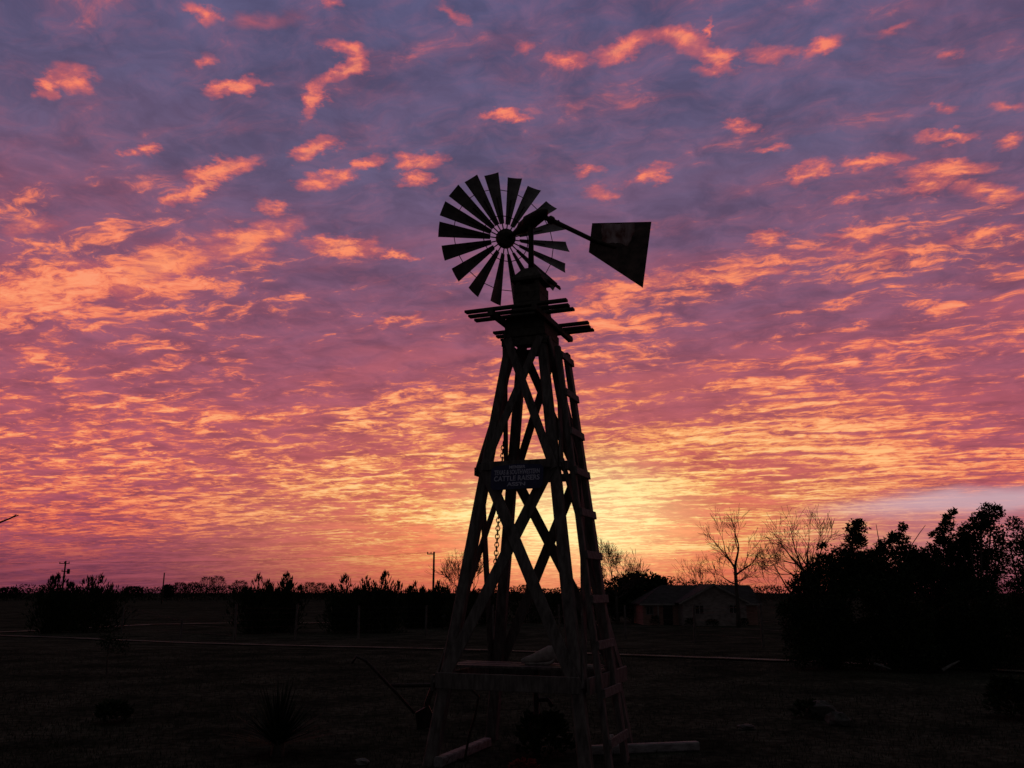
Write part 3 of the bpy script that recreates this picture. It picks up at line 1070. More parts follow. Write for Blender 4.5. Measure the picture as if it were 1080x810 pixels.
# yucca
yb = on_ground(292, 797)
yu = empty('yucca', yb)
tag(yu, 'dark spiky yucca with long thin leaves in the near yard', 'yucca')
rr = random.Random(41)
mb = MB()
for i in range(170):
    a = rr.uniform(0, 6.283)
    el = R(rr.choice((rr.uniform(8, 40), rr.uniform(30, 86))))
    ln = rr.uniform(0.75, 1.25)
    d = Vector((math.cos(a) * math.cos(el), math.sin(a) * math.cos(el), math.sin(el)))
    s = d.cross(Vector((0, 0, 1))).normalized() * 0.019
    p0 = Vector((0, 0, 0.16)) + d * 0.05
    droop = Vector((0, 0, -0.16 * rr.random()))
    p1, p2 = p0 + d * ln * 0.55 + droop * 0.3, p0 + d * ln + droop
    mb.add([p0 - s * .7, p0 + s * .7, p1 + s, p2, p1 - s], [(0, 1, 2, 4), (4, 2, 3)])
mb.build('leaves', M['yucca'], yu)
mb = MB()
mb.tube([(0, 0, -0.1), (0.02, 0, 0.25)], [0.14, 0.09], 9)
mb.build('trunk', M['bark'], yu)

# walking plough
PY = 18.6
pl = empty('walking_plough', (at(430, 745, PY).x, PY, gz(PY)))
tag(pl, 'old black walking plough with two curved handles left of the tower', 'plough')


def L_(px, py, dy=0.0):
    return at(px, py, PY + dy) - Vector(pl.location)


for s in (-0.22, 0.22):
    mb = MB()
    mb.tube([L_(371, 700, s * 1.6), L_(376, 692.5, s * 1.6), L_(386, 697, s * 1.5), L_(402, 714, s * 1.3), L_(420, 733, s * 0.8), L_(437, 752, s * 0.2)], [0.024, 0.028, 0.032, 0.032, 0.032, 0.03], 8)
    mb.build('handle', M['iron'], pl, True)
mb = MB()
mb.tube([L_(395, 706, -0.32), L_(395, 706, 0.32)], 0.014, 6)
mb.build('crossbar', M['iron'], pl)
mb = MB()
mb.tube([L_(411, 724, -0.24), L_(411, 724, 0.24)], 0.014, 6)
mb.build('crossbar', M['iron'], pl)
mb = MB()
mb.tube([L_(412, 723), L_(436, 723), L_(456, 722.5), L_(463, 712), L_(468, 700)], [0.04, 0.045, 0.045, 0.04, 0.03], 8)
mb.build('beam', M['iron'], pl, True)
mb = MB()
mb.tube([L_(457, 723), L_(451, 740), L_(447, 757)], [0.05, 0.06, 0.06], 8)
p = [L_(440, 770), L_(462, 766), L_(452, 744, -0.1), L_(438, 752, -0.15)]
q_ = Vector((0.0, 0.05, 0.01))
mb.add(p + [v + q_ for v in p], [(0, 1, 2, 3), (7, 6, 5, 4), (0, 4, 5, 1), (1, 5, 6, 2), (2, 6, 7, 3), (3, 7, 4, 0)])
mb.build('ploughshare', M['iron'], pl)

# ================================================================== trees
def bare_branches(mb, p, d, length, r, depth, rr, droop=0.0, minr=0.014, spread=0.6):
    n = 4
    pts, rad = [Vector(p)], [r]
    dd = Vector(d).normalized()
    for i in range(n):
        dd = (dd + Vector((rr.uniform(-1, 1), rr.uniform(-1, 1), rr.uniform(-0.6, 0.9))) * 0.17).normalized()
        pts.append(pts[-1] + dd * length / n)
        rad.append(max(minr, r * (1 - 0.42 * (i + 1) / n)))
    mb.tube(pts, rad, 5 if r > 0.05 else 3, False)
    if depth <= 0:
        return
    k = 3 if depth > 1 else rr.choice((2, 3, 4))
    for i in range(k):
        t = rr.uniform(0.35, 1.0) if i else 1.0
        j = min(n - 1, int(t * n))
        base = pts[j].lerp(pts[j + 1], t * n - j) if t < 1 else pts[-1]
        ang = rr.uniform(0.25, spread + 0.25) * (0.5 if i == 0 else 1)
        side = dd.cross(Vector((rr.uniform(-1, 1), rr.uniform(-1, 1), rr.uniform(-1, 1)))).normalized()
        nd = (dd * math.cos(ang) + side * math.sin(ang) + Vector((0, 0, 0.12 - droop))).normalized()
        bare_branches(mb, base, nd, length * rr.uniform(0.6, 0.95), max(minr, rad[min(j + 1, n)] * rr.uniform(0.5, 0.8)), depth - 1, rr, droop, minr, spread)


def bare_tree(label, base, h, r, seed, limbs, group=None, depth=4, trunk_h=None, minr=0.016, name='bare_tree', droop=0.03):
    """limbs: (start height share, direction, length share, radius share)"""
    rr = random.Random(seed)
    t = empty(name, base)
    tag(t, label, 'tree', group)
    th_ = trunk_h or h * 0.35
    mb = MB()
    mb.tube([(0, 0, -0.2), (0.02, 0, th_ * 0.3), (-0.02, 0.03, th_ * 0.7), (0, 0, th_)], [r * 1.25, r, r * 0.9, r * 0.8], 8)
    mb.build('trunk', M['bark'], t, True)
    mb = MB()
    for (zs, d, ls, rs) in limbs:
        bare_branches(mb, Vector((0, 0, th_ * zs)), Vector(d), h * ls, r * rs, depth, rr, droop=droop, minr=minr)
    mb.build('crown', M['twig'], t)
    return t


YH = 84.0
bare_tree('tallest bare tree beside the right end of the low house', foot(779, YH), 11.4, 0.19, 71,
          [(1.0, (0.26, 0.0, 1), 0.172, 0.75), (0.97, (-0.5, 0.1, 0.8), 0.145, 0.62), (0.86, (0.75, 0.1, 0.6), 0.17, 0.55),
           (0.7, (-0.85, -0.1, 0.32), 0.12, 0.42), (0.75, (0.7, 0.2, 0.25), 0.12, 0.35), (0.8, (-0.3, -0.6, 0.6), 0.13, 0.35), (0.62, (0.3, 0.7, 0.3), 0.12, 0.3)],
          depth=4, trunk_h=5.6, minr=0.013)
bare_tree('wide bare tree rising behind the dark thicket', foot(858, 62), 7.2, 0.18, 74,
          [(1.0, (-0.7, 0, 0.6), 0.24, 0.65), (1.0, (0.45, 0.1, 0.7), 0.22, 0.65), (0.95, (-0.1, -0.2, 1), 0.22, 0.6), (0.85, (-0.95, 0.1, 0.3), 0.22, 0.5), (0.9, (0.85, 0.1, 0.4), 0.2, 0.5), (0.95, (-0.3, 0.4, 0.8), 0.22, 0.5)],
          depth=4, droop=0.12, trunk_h=4.4, minr=0.011)
bare_tree('lower bare tree with tangled twigs between tall bare tree and thicket', foot(838, 74), 6.6, 0.14, 77,
          [(1.0, (-0.6, 0, 0.7), 0.26, 0.65), (1.0, (0.2, 0.1, 0.9), 0.26, 0.65), (0.8, (-0.85, 0.1, 0.35), 0.24, 0.5), (0.9, (0.7, 0.1, 0.5), 0.24, 0.5), (0.6, (-0.8, 0.1, 0.2), 0.22, 0.4)],
          depth=4, trunk_h=3.0, minr=0.012)
bare_tree('round twiggy bare tree just right of the tower', foot(651, 92), 7.0, 0.15, 79,
          [(1.0, (-0.5, 0, 0.8), 0.24, 0.6), (1.0, (0.1, 0.1, 1), 0.26, 0.6), (1.0, (0.55, 0.1, 0.8), 0.24, 0.6), (0.9, (0.85, 0.1, 0.45), 0.2, 0.5), (0.9, (-0.8, -0.1, 0.5), 0.2, 0.5), (1.0, (0.3, -0.4, 0.9), 0.24, 0.5), (1.0, (-0.25, 0.4, 0.95), 0.24, 0.5)],
          depth=5, trunk_h=2.9, minr=0.014)
bare_tree('bare tree seen through the left legs of the tower', foot(492, 88), 6.2, 0.15, 81,
          [(1.0, (-0.5, 0, 0.8), 0.25, 0.6), (1.0, (0.1, 0.1, 1), 0.28, 0.6), (0.95, (0.65, 0.1, 0.7), 0.25, 0.6), (0.85, (-0.85, 0.1, 0.4), 0.24, 0.5)],
          depth=5, trunk_h=2.7, minr=0.014)
bare_tree('small sparse bare tree above the dark hedge', foot(714, 120), 6.0, 0.12, 83,
          [(1.0, (-0.5, 0, 0.8), 0.2, 0.6), (1.0, (0.2, 0.1, 1), 0.22, 0.6), (0.95, (0.65, 0.1, 0.6), 0.2, 0.6)], depth=3, trunk_h=2.7, minr=0.016)
bare_tree('small bare tree over the house roof left of the tallest tree', foot(745, 104), 6.6, 0.12, 85,
          [(1.0, (-0.5, 0, 0.8), 0.22, 0.6), (1.0, (0.2, 0.1, 1), 0.24, 0.6), (0.95, (0.65, 0.1, 0.6), 0.22, 0.6), (0.8, (-0.8, 0.1, 0.4), 0.2, 0.5)], depth=4, trunk_h=2.6, minr=0.014)

# tree standing just outside the frame: one branch reaches into it on the left
bt = empty('bare_tree', (-9.2, 13.0, 0))
tag(bt, 'bare branch tip of a near tree reaching in at the left edge', 'tree')
mb = MB()
mb.tube([(0, 0, -0.2), (0.05, 0, 2), (0, 0.1, 4.2)], [0.16, 0.13, 0.09], 8)
mb.build('trunk', M['bark'], bt, True)
mb = MB()
tipw = at(19.5, 543.2, 13.0) - Vector((-9.2, 13.0, 0))
kn = at(0, 551, 13.0) - Vector((-9.2, 13.0, 0))
mb.tube([(0, 0, 2.6), (0.7, 0.1, 3.1), kn - Vector((0.4, 0, 0.1)), kn, kn.lerp(tipw, 0.6), tipw], [0.05, 0.03, 0.022, 0.016, 0.012, 0.008], 6)
mb.tube([kn.lerp(tipw, 0.55), kn.lerp(tipw, 0.8) + Vector((0.02, 0, 0.03))], [0.01, 0.006], 5)
rr = random.Random(9)
for k in range(5):
    bare_branches(mb, Vector((0, 0, 4.1)), Vector((rr.uniform(-1, 0.1), rr.uniform(-0.6, 1), 0.8)), 0.9, 0.05, 2, rr, minr=0.008)
mb.build('crown', M['twig'], bt)


# ---- evergreens
def spray(mb, p, d, l, w, rr):
    s = d.cross(Vector((rr.uniform(-1, 1), rr.uniform(-1, 1), rr.uniform(-1, 1))))
    if s.length < 1e-4:
        return
    s = s.normalized() * w
    mb.add([p - s * 0.6, p + s * 0.6, p + d * l * 0.55 + s * 0.8, p + d * l], [(0, 1, 2, 3)])


def cedar(label, base, h, w, seed, n=1500, leaf=0.34, spikes=5, group='cedars along the fence', name='cedar_tree'):
    rr = random.Random(seed)
    t = empty(name, base)
    tag(t, label, 'tree', group)
    mb = MB()
    mb.tube([(0, 0, -0.2), (0, 0, h * 0.75)], [0.12, 0.04], 6)
    mb.build('trunk', M['bark'], t)
    mb = MB()
    tops = [(0.0, 0.0, h)]
    for k in range(spikes):
        a = rr.uniform(0, 6.283)
        q = rr.uniform(0.10, 0.46) * w
        tops.append((math.cos(a) * q, math.sin(a) * q, h * (rr.uniform(0.66, 0.99) - 0.5 * (q / w) ** 1.6)))
    for (tx, ty, tz) in tops:
        ww = w * (0.47 if (tx or ty) else 0.5)
        m = n // len(tops)
        for i in range(m):
            u = rr.random() ** 0.8
            prof = min(1.0, 0.75 + u) * (1 - u) ** 0.42
            a = rr.uniform(0, 6.283)
            rad = ww * prof * math.sqrt(rr.random()) * 0.85
            rad *= 0.72 + 0.42 * math.sin(3 * a + tx * 5 + u * 8)
            p = Vector((tx * (0.55 + 0.45 * u) + math.cos(a) * rad, ty * (0.55 + 0.45 * u) + math.sin(a) * rad, -0.02 * h + u * tz * 0.98))
            d = Vector((math.cos(a) * 0.8 * (1.15 - u), math.sin(a) * 0.8 * (1.15 - u), rr.uniform(0.35, 1.3))).normalized()
            l = leaf * rr.uniform(0.5, 1.3)
            spray(mb, p, d, l, l * 0.22, rr)
        # leader
        for i in range(9):
            p = Vector((tx + rr.uniform(-.12, .12), ty + rr.uniform(-.12, .12), tz - 0.10 * h * (i / 9.0)))
            spray(mb, p, Vector((rr.uniform(-0.6, 0.6), rr.uniform(-0.6, 0.6), 1)).normalized(), leaf * 0.9, leaf * 0.14, rr)
    mb.build('crown', M['cedar'], t)
    return t


CED = [  # px of foot, distance, px of top, width in px, label
    (55, 73, 605, 48, 'cedar in front of the utility pole at far left'),
    (101, 74, 606, 56, 'bushy cedar just right of the leftmost cedar'),
    (77, 78, 621, 46, 'short cedar filling the gap between the two leftmost cedars'),
    (269, 72, 606, 46, 'spiky cedar left of the centre field, behind a fence post'),
    (299, 74, 604, 36, 'narrow pointed cedar right of the spiky cedar'),
    (284, 78, 620, 50, 'low cedar behind the spiky and pointed cedars'),
    (362, 73, 606, 44, 'pointed cedar at the left of the middle clump'),
    (384, 76, 608, 46, 'broad cedar in the middle clump behind a fence post'),
    (404, 73, 603, 40, 'tall cedar at the right of the middle clump'),
    (437, 82, 614, 28, 'small cedar just right of the middle clump'),
    (462, 84, 613, 34, 'small cedar at the foot of the bare utility pole'),
    (482, 80, 619, 34, 'low cedar just left of the tower legs'),
    (520, 92, 613, 52, 'cedar seen low between the left tower legs'),
    (560, 96, 615, 60, 'cedar seen low through the middle of the tower'),
    (604, 94, 616, 52, 'cedar seen low behind the right tower leg'),
]
for i, (px, Y, top, wpx, lab) in enumerate(CED):
    b = foot(px, Y)
    h = at(px, top, Y).z - b.z
    dep = Y * math.cos(PITCH)
    cedar(lab, b, h, 1.18 * wpx / 900.0 * dep, 100 + i, n=3600, leaf=0.32, spikes=(6, 11, 8, 13)[i % 4])


def blob_tree(label, base, blobs, seed, leaf=0.10, dens=1.0, group=None, name='thicket_tree', stems=None, cat='tree', mat='cedar'):
    """crown made of leafy clumps; blobs = centre, radius, fullness"""
    rr = random.Random(seed)
    t = empty(name, base)
    tag(t, label, cat, group)
    mb = MB()
    b0 = Vector(base)
    for (c, r, full) in blobs:
        cl = c - b0
        n = int(min(7500, 80 + dens * full * 33 * (r / leaf) ** 2))
        twc = [Vector((rr.gauss(0, 1), rr.gauss(0, 1), rr.gauss(0, 1))).normalized() * r * rr.uniform(0.35, 0.95) for _ in range(max(6, int(r * 26)))]
        for i in range(n):
            if rr.random() < 0.62:
                q = rr.choice(twc)
                p = q + Vector((rr.gauss(0, 1), rr.gauss(0, 1), rr.gauss(0, 0.8))) * min(r * 0.22, 0.15 if leaf < 0.2 else 9)
            else:
                p = Vector((rr.gauss(0, 1), rr.gauss(0, 1), rr.gauss(0, 1))).normalized() * r * rr.random() ** 0.42 * 0.95
            p = Vector((p.x, p.y, p.z * 0.92))
            d = (p.normalized() * 0.5 + Vector((rr.uniform(-1, 1), rr.uniform(-1, 1), rr.uniform(-0.7, 1)))).normalized()
            l = leaf * rr.uniform(0.5, 1.4)
            if cl.z + p.z < 0.03:
                continue
            spray(mb, cl + p, d, l, l * 0.36, rr)
    mb.build('crown', M[mat], t)
    mb = MB()
    for st in (stems or []):
        mb.tube(st[0], st[1], 7)
    for (c, r, full) in blobs:
        cl = c - b0
        if cl.z > 0.8 and r > 0.35:
            a = Vector((cl.x * 0.12, cl.y * 0.12, 0.0))
            m_ = Vector((cl.x * 0.5, cl.y * 0.5, cl.z * 0.62))
            mb.tube([a, m_, cl, cl + Vector((0, 0, r * 0.55))], [0.06, 0.04, 0.025, 0.01], 5)
    mb.build('trunk', M['bark'], t, True)
    return t


def B_(Y, lst):
    out = []
    k = 0
    for (px, py, rp, full) in lst:
        k += 1
        dy = ((k * 37) % 11 - 5) * 0.12
        out.append((at(px, py, Y + dy), rp / 900.0 * (Y * math.cos(PITCH)), full))
    return out


TY = 33.0
TG = 'evergreens of the dark thicket'
blob_tree('tall narrow evergreen with rounded tuft at the left end of the thicket', foot(880, TY),
          B_(TY, [(903, 557, 11, 1.3), (899, 568, 10, 1.3), (908, 570, 8, 1.2), (893, 585, 15, 1.3), (902, 600, 18, 1.5), (880, 600, 14, 1.2), (866, 590, 9, 0.9), (862, 605, 16, 1.5), (884, 592, 14, 1.5), (910, 600, 16, 1.5), (905, 616, 19, 1.5), (886, 616, 17, 1.5), (858, 618, 14, 1.3), (872, 640, 34, 1.5),
                  (845, 618, 15, 1.2), (842, 650, 24, 1.3), (850, 680, 26, 1.3), (880, 680, 32, 1.5), (868, 576, 5, 0.7), (833, 640, 12, 1.0), (836, 672, 12, 1.0)]), 201, group=TG)
blob_tree('ragged lower evergreen with a small pointed tip beside pale dead sticks', foot(940, TY - 1),
          B_(TY - 1, [(952, 556, 5, 1.2), (951, 568, 8, 1.3), (940, 570, 8, 1.1), (930, 577, 8, 1.0), (955, 583, 13, 1.2), (935, 590, 15, 1.4), (918, 594, 15, 1.4), (924, 588, 11, 1.2), (968, 590, 13, 1.4), (925, 609, 15, 1.5), (950, 614, 18, 1.5), (975, 600, 16, 1.5), (960, 605, 22, 1.5), (930, 620, 28, 1.6),
                      (945, 655, 38, 1.7), (915, 680, 30, 1.4), (960, 685, 30, 1.4)]), 202, group=TG)
blob_tree('leaning evergreen with a bent tip in the middle of the thicket', foot(992, TY + 0.6),
          B_(TY + 0.6, [(1005, 540, 4, 1.0), (999, 546, 5, 1.3), (998, 556, 8, 1.3), (990, 564, 8, 1.2), (996, 574, 12, 1.3), (984, 583, 11, 1.3), (1012, 584, 15, 1.4), (984, 612, 18, 1.5), (1012, 612, 18, 1.5), (1005, 594, 19, 1.6), (980, 600, 16, 1.2), (995, 620, 28, 1.6),
                        (990, 655, 36, 1.6), (975, 685, 28, 1.4), (1008, 686, 28, 1.4)]), 203, group=TG)
blob_tree('tallest broad evergreen near the right edge of the thicket', foot(1040, TY - 0.5),
          B_(TY - 0.5, [(1040, 540, 9, 1.3), (1052, 540, 8, 1.2), (1035, 550, 12, 1.4), (1022, 560, 12, 1.4), (1014, 572, 13, 1.4), (1045, 560, 14, 0.75), (1058, 572, 13, 0.5), (1030, 582, 18, 1.3), (1050, 592, 16, 0.7),
                        (1035, 608, 22, 1.4), (1030, 645, 36, 1.6), (1035, 683, 30, 1.5), (1060, 660, 28, 1.4), (1062, 690, 18, 1.2)]), 204, group=TG)
blob_tree('loose open evergreen cut by the right edge of the photo', foot(1090, TY + 1),
          B_(TY + 1, [(1070, 553, 9, 0.7), (1079, 566, 12, 0.7), (1066, 580, 10, 0.6), (1072, 608, 14, 0.7), (1088, 580, 14, 0.9), (1085, 625, 22, 1.1), (1095, 600, 22, 1.3), (1098, 650, 34, 1.6), (1085, 680, 26, 1.3), (1120, 600, 30, 1.3), (1130, 650, 36, 1.4)]), 205, group=TG)

# pale dead sticks and fallen limbs
def sticks(paths, Y, label, r, mat, name='dead_branch'):
    mb = MB()
    for path in paths:
        mb.tube([at(px, py, Y) for px, py in path], [r * (1 - 0.6 * i / max(1, len(path) - 1)) for i in range(len(path))], 6)
    return tag(mb.build(name, M[mat]), label, 'branch')


sticks([[(955, 590), (962, 574), (970, 562), (976, 554)]], TY - 1.4, 'dead pale stick poking up right of the small pointed tip', 0.021, 'bark')
sticks([[(930, 580), (926, 565), (924, 553)]], TY - 1.4, 'dead upright stick poking up left of the small pointed tip', 0.021, 'bark')
sticks([[(922, 700), (932, 703), (940, 706)]], TY - 2.4, 'pale fallen limb lying at the foot of the thicket', 0.05, 'stone')
sticks([[(994, 707), (1004, 701), (1012, 697)]], TY - 2.6, 'pale broken limb lying right of the fallen limb', 0.055, 'stone')

# sapling by the path
sb = on_ground(113, 711)
sp_ = empty('sapling', sb)
tag(sp_, 'thin dark sapling standing alone in the left yard', 'tree')
Ys = sb.y
mb = MB()
mb.tube([(0, 0, -0.1), at(113, 695, Ys) - sb, at(116, 675, Ys) - sb], [0.03, 0.025, 0.015], 6)
mb.build('trunk', M['bark'], sp_)
rr = random.Random(77)
mb = MB()
for (px, py, rp) in ((115, 672, 7), (124, 676, 9), (131, 682, 8), (119, 683, 8), (110, 678, 5)):
    c = at(px, py, Ys) - sb
    r = rp / 900 * Ys
    for i in range(70):
        p = c + Vector((rr.gauss(0, 1), rr.gauss(0, 1), rr.gauss(0, 1))) * r * 0.5
        spray(mb, p, Vector((rr.uniform(-1, 1), rr.uniform(-1, 1), rr.uniform(-0.3, 1))).normalized(), 0.12, 0.03, rr)
mb.build('crown', M['cedar'], sp_)

# hedge left of the house
hy = 98.0
blob_tree('dark rounded hedge left of the low house', foot(672, hy),
          B_(hy, [(652, 620, 13, 1.2), (663, 617, 13, 1.2), (675, 616, 13, 1.3), (688, 616, 12, 1.3), (697, 619, 11, 1.3), (650, 638, 14, 1.2), (668, 636, 18, 1.2), (688, 636, 16, 1.2), (640, 632, 10, 1.0), (632, 640, 10, 1.0)]),
          211, leaf=0.42, dens=1.3, name='hedge', cat='hedge')

# ================================================================== far trees on the skyline
def far_tree(label, px, Y, top, wpx, seed, twiggy=False, group='far trees on the left skyline'):
    b = foot(px, Y)
    h = at(px, top, Y).z - b.z
    w = wpx / 900.0 * Y * math.cos(PITCH)
    rr = random.Random(seed)
    t = empty('distant_tree', b)
    tag(t, label, 'tree', group)
    mb = MB()
    mb.tube([(0, 0, 0), (0, 0, h * 0.6)], [0.35, 0.15], 6)
    mb.build('trunk', M['bark'], t)
    mb = MB()
    for i in range(1100):
        a, u = rr.uniform(0, 6.283), rr.random()
        rad = w * 0.5 * math.sqrt(rr.random()) * math.sin(math.pi * min(1, 0.22 + 0.72 * u)) ** 0.6
        p = Vector((math.cos(a) * rad, math.sin(a) * rad, h * (0.18 + 0.74 * u)))
        l = rr.uniform(0.35, 0.95) * (1.1 if twiggy else 1.2)
        spray(mb, p, Vector((math.cos(a) * 0.7, math.sin(a) * 0.7, rr.uniform(0.1, 1.2))).normalized(), l, l * (0.12 if twiggy else 0.24), rr)
    mb.build('crown', M['far_leaf'], t)


FT = [(176, 340, 616, 12, 0), (188, 340, 613, 18, 1), (203, 345, 613, 17, 1), (217, 330, 607, 20, 1), (229, 332, 606, 18, 1), (252, 320, 611, 20, 1), (326, 330, 613, 16, 1), (338, 335, 614, 16, 1), (140, 360, 618, 22, 0), (8, 350, 619, 26, 0)]
FL = ['small dark tree at the foot of the thin far pole', 'low round tree just right of the thin far pole', 'second round tree from the thin far pole', 'tallest round far tree on the left skyline',
      'round far tree touching the tallest one on its right', 'far tree half hidden by the spiky cedar', 'hazy far tree in the gap left of the middle clump', 'hazy far tree touching the middle clump of cedars',
      'low far tree in the gap right of the bushy cedar', 'low far tree at the left edge of the skyline']
for i, ((px, Y, top, wp, tw), lab) in enumerate(zip(FT, FL)):
    far_tree(lab, px, Y, top, wp, 300 + i, bool(tw))


def treeline():
    rr = random.Random(55)
    mb = MB()
    for i in range(42000):
        X = rr.uniform(-330, 330)
        Y = 375 + rr.uniform(-14, 14) - 0.10 * X - (0.0008 * X * X)
        hmax = 4.3 + 1.1 * math.sin(X * 0.031) + 1.0 * math.sin(X * 0.094 + 1.3) + 0.7 * math.sin(X * 0.31) + 2.2 * min(1, max(0, (X - 20) / 40))
        u = rr.random()
        p = Vector((X, Y, -0.5 + u * hmax))
        l = rr.uniform(0.4, 1.2)
        spray(mb, p, Vector((rr.uniform(-1, 1), rr.uniform(-1, 1), rr.uniform(0, 1.4))).normalized(), l, l * 0.33, rr)
    tag(mb.build('far_treeline', M['far_leaf']), 'low dark wood along the whole far horizon', 'wood', kind='stuff')


treeline()

# ================================================================== utility poles and line
def pole(label, px, Y, top, arms, r=0.15):
    b = foot(px, Y)
    h = at(px, top, Y).z - b.z
    t = empty('utility_pole', b)
    tag(t, label, 'pole')
    mb = MB()
    mb.tube([(0, 0, -0.3), (0, 0, h)], [r * 1.2, r * 0.85], 9)
    mb.build('shaft', M['bark'], t, True)
    for (dz, l, off) in arms:
        mb = MB()
        mb.beam((-l / 2 + off, -r - 0.06, h - dz), (l / 2 + off, -r - 0.06, h - dz), 0.13, 0.16)
        a = mb.build('crossarm', M['bark'], t)
        for q in (-0.45, 0.0, 0.45):
            m2 = MB()
            m2.tube([(q * l + off, -r - 0.06, h - dz + 0.07), (q * l + off, -r - 0.06, h - dz + 0.2), (q * l + off, -r - 0.06, h - dz + 0.34)], [0.05, 0.09, 0.05], 7)
            m2.build('insulator', M['iron'], a)
    return t, b, h


p1, b1_, h1 = pole('utility pole with two crossarms and a transformer above the left cedars', 63.5, 170, 591.5, [(0.5, 2.0, -0.1), (2.0, 1.3, 0.2)], r=0.17)
mb = MB()
mb.tube([(0.85, -0.2, h1 - 2.5), (0.85, -0.2, h1 - 2.4), (0.85, -0.2, h1 - 1.6), (0.85, -0.2, h1 - 1.55)], [0.2, 0.28, 0.28, 0.16], 12)
mb.build('transformer', M['iron'], p1)
p2, b2_, h2 = pole('thin far pole standing alone on the left skyline', 170.5, 260, 604, [], r=0.2)
p3, b3_, h3 = pole('utility pole with a short crossarm left of the tower', 456.5, 135, 582, [(0.35, 1.2, -0.45)], r=0.17)
mb = MB()


def sag(a, b, s, r):
    pts = [a.lerp(b, i / 14) - Vector((0, 0, s * 4 * (i / 14) * (1 - i / 14))) for i in range(15)]
    mb.tube(pts, r, 4)


q0 = b1_ + Vector((0, 0, h1 - 0.2))
sag(Vector((-190, 195, q0.z + 0.3)), q0, 0.7, 0.02)
sag(q0, b3_ + Vector((-0.8, 0, h3 - 0.1)), 0.6, 0.02)
tag(mb.build('power_line', M['iron']), 'thin power line running from the left edge to the utility poles', 'power line')

# ================================================================== fence
fence = empty('wire_fence', on_ground(311, 675))
tag(fence, 'wire fence of tall weathered posts crossing the field behind the path', 'fence')
fo = Vector(fence.location)
posts = [(-30, 664), (37, 661), (79, 663), (128, 668), (190, 673), (247, 679), (311, 675), (378, 673), (449, 670), (520, 671), (590, 672), (660, 674), (733, 677), (805, 683), (880, 690)]
ptop = []
for i, (px, py) in enumerate(posts):
    g = on_ground(px, py)
    h = 2.35 * random.Random(i).uniform(0.93, 1.05)
    if px in (190,):
        h = 1.3
    mb = MB()
    ln = random.Random(i + 50).uniform(-0.05, 0.05)
    mb.tube([g - fo + Vector((0, 0, -0.2)), g - fo + Vector((ln, 0, h))], [0.085, 0.075], 8)
    mb.build('post', M['wood'], fence)
    ptop.append((g - fo, min(h, 2.2)))
for fr in (0.22, 0.42, 0.62, 0.82, 0.96):
    mb = MB()
    mb.tube([g + Vector((0, -0.085, fr * 2.2 if h > 2 else min(fr * 2.2, 1.25 + 0.02 * fr))) for g, h in ptop], 0.006, 4)
    mb.build('wire', M['iron'], fence)

# ================================================================== house
HY_ = 90.0
hf = foot(748, HY_)
house = empty('house', hf)
tag(house, 'low pale stone house with a front gable and dark windows', 'house')
sc_ = HY_ * math.cos(PITCH) / 900.0          # metres per photo pixel at the house
EV, RG = 2.35, 4.0


def hx(px):
    return (px - 748) * sc_


def gable_front(x0, x1, y0, y1, ev, rg, name, mat, over=0.35):
    xm = (x0 + x1) / 2
    mb = MB()
    mb.add([(x0, y0, 0), (x1, y0, 0), (x1, y0, ev), (xm, y0, rg - 0.09), (x0, y0, ev), (x0, y1, 0), (x1, y1, 0), (x1, y1, ev), (xm, y1, rg - 0.09), (x0, y1, ev)],
           [(0, 1, 2, 3, 4), (9, 8, 7, 6, 5), (0, 4, 9, 5), (1, 6, 7, 2)])
    return mb.build(name, mat, house)


def slab(pts, t, name, mat, parent):
    """sloping roof sheet with thickness, pts wound to face up"""
    a, b, c, d = [Vector(p) for p in pts]
    n = (b - a).cross(d - a).normalized()
    if n.z < 0:
        n = -n
    lo = [p for p in (a, b, c, d)]
    hi = [p + n * t for p in lo]
    mb = MB()
    mb.add(lo + hi, [(3, 2, 1, 0), (4, 5, 6, 7), (0, 1, 5, 4), (1, 2, 6, 5), (2, 3, 7, 6), (3, 0, 4, 7)])
    return mb.build(name, mat, parent)


# front gable wing
x0, x1 = hx(716), hx(781)
xm = (x0 + x1) / 2
gable_front(x0, x1, -2.4, 3.0, EV, RG, 'gable_wall', M['wall'])
sl = (RG - EV) / ((x1 - x0) / 2)
ov = 0.4
for s in (-1, 1):
    xe = (x0 - ov) if s < 0 else (x1 + ov)
    ze = EV - sl * ov
    rf = slab([(xe, -2.8, ze), (xm, -2.8, RG - 0.02), (xm, 3.4, RG - 0.02), (xe, 3.4, ze)], 0.09, 'roof', M['roof'], house)
    mb = MB()
    mb.beam((xe, -2.83, ze - 0.02), (xm, -2.83, RG - 0.04), 0.05, 0.17, up=(0, 0, 1))
    mb.build('bargeboard', M['trim'], rf)
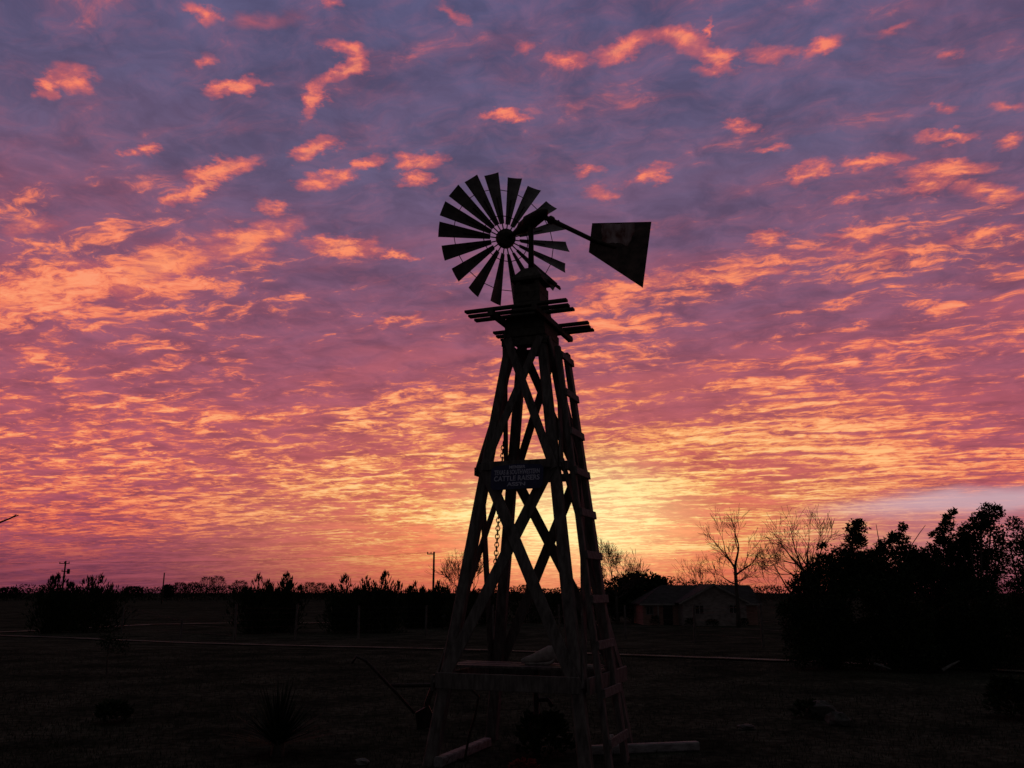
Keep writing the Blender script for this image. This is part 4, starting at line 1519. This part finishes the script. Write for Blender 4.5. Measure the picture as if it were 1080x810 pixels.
# main body, ridge across
X0, X1 = hx(679), hx(799)
mb = MB()
mb.add([(X0, 0, 0), (X1, 0, 0), (X1, 0, EV - .1), (X0, 0, EV - .1), (X0, 7, 0), (X1, 7, 0), (X1, 7, EV - .1), (X0, 7, EV - .1), (X0 + 2.9, 3.5, RG - 0.3), (X1, 3.5, RG - 0.2)],
       [(0, 1, 2, 3), (5, 4, 7, 6), (0, 3, 8, 7, 4), (1, 5, 6, 9, 2)])
mb.build('side_wall', M['wall_pink'], house)
for s in (0, 1):
    y0, y1 = (-0.6, 3.5) if s == 0 else (7.6, 3.5)
    z0 = EV - 0.1 - 0.25
    rf = slab([(X0 - 0.4, y0, z0), (X1 + 0.4, y0, z0), (X1 + 0.3, y1, RG - 0.1), (X0 + 2.6, y1, RG - 0.1)], 0.09, 'roof', M['roof'], house)
    if s == 0:
        mb = MB()
        mb.beam((X0 - 0.42, y0 - 0.03, z0 + 0.02), (x0 - 0.42, y0 - 0.03, z0 + 0.02), 0.04, 0.15)
        mb.build('fascia', M['trim'], rf)
        mb = MB()
        mb.beam((x1 + 0.42, y0 - 0.03, z0 + 0.02), (X1 + 0.42, y0 - 0.03, z0 + 0.02), 0.04, 0.15)
        mb.build('fascia', M['trim'], rf)


hp = [Vector((X0 - 0.4, -0.6, EV - 0.345)), Vector((X0 + 2.6, 3.5, RG - 0.095)), Vector((X0 - 0.4, 7.6, EV - 0.345))]
mb = MB()
mb.add(hp + [p + Vector((-0.03, 0, 0.09)) for p in hp], [(0, 1, 2), (5, 4, 3), (0, 3, 4, 1), (1, 4, 5, 2), (2, 5, 3, 0)])
mb.build('roof', M['roof'], house)


def window(x, z, w, h, y, name='window'):
    mb = MB()
    for dx in (-w / 2, 0, w / 2):
        mb.box((x + dx, y - 0.03, z), (0.07, 0.06, h + 0.14))
    for dz in (-h / 2, h / 2):
        mb.box((x, y - 0.034, z + dz), (w + 0.14, 0.062, 0.07))
    fr = mb.build(name, M['trim'], house)
    mb = MB()
    mb.box((x, y - 0.012, z), (w - 0.04, 0.02, h - 0.04))
    mb.build('pane', M['glass'], fr)


window(hx(733), 1.55, 0.85, 0.85, -2.4)
window(hx(767.5), 1.6, 0.75, 0.8, -2.4)
window(hx(686), 1.45, 0.7, 0.8, 0)
mb = MB()
mb.box((hx(705), -0.03, 1.0), (0.95, 0.06, 2.0))
dr = mb.build('door', M['glass'], house)
mb = MB()
mb.ball((hx(705) + 0.36, -0.09, 1.0), 0.04, 0.0)
mb.build('handle', M['iron'], dr)
mb = MB()
mb.beam((hx(694), -0.5, 0), (hx(694), -0.5, EV - 0.3), 0.14, 0.14, up=(0, 1, 0))
mb.build('porch_post', M['trim'], house)
for i, (px, w, h) in enumerate(((722, 1.1, 0.7), (744, 1.4, 0.6), (690, 1.0, 0.9), (776, 1.0, 0.7))):
    g = Vector((hf.x + hx(px), HY_ - (3.0 if px > 700 else 0.8), gz(HY_)))
    leafy('shrub', ['low dark shrub at the left front corner of the house gable', 'wide low shrub under the middle of the house gable', 'dark shrub by the recessed left wall of the house', 'low dark shrub by the right front corner of the gable'][i], 'shrub', g, h, w, 260, 0.16, M['cedar'], 400 + i)
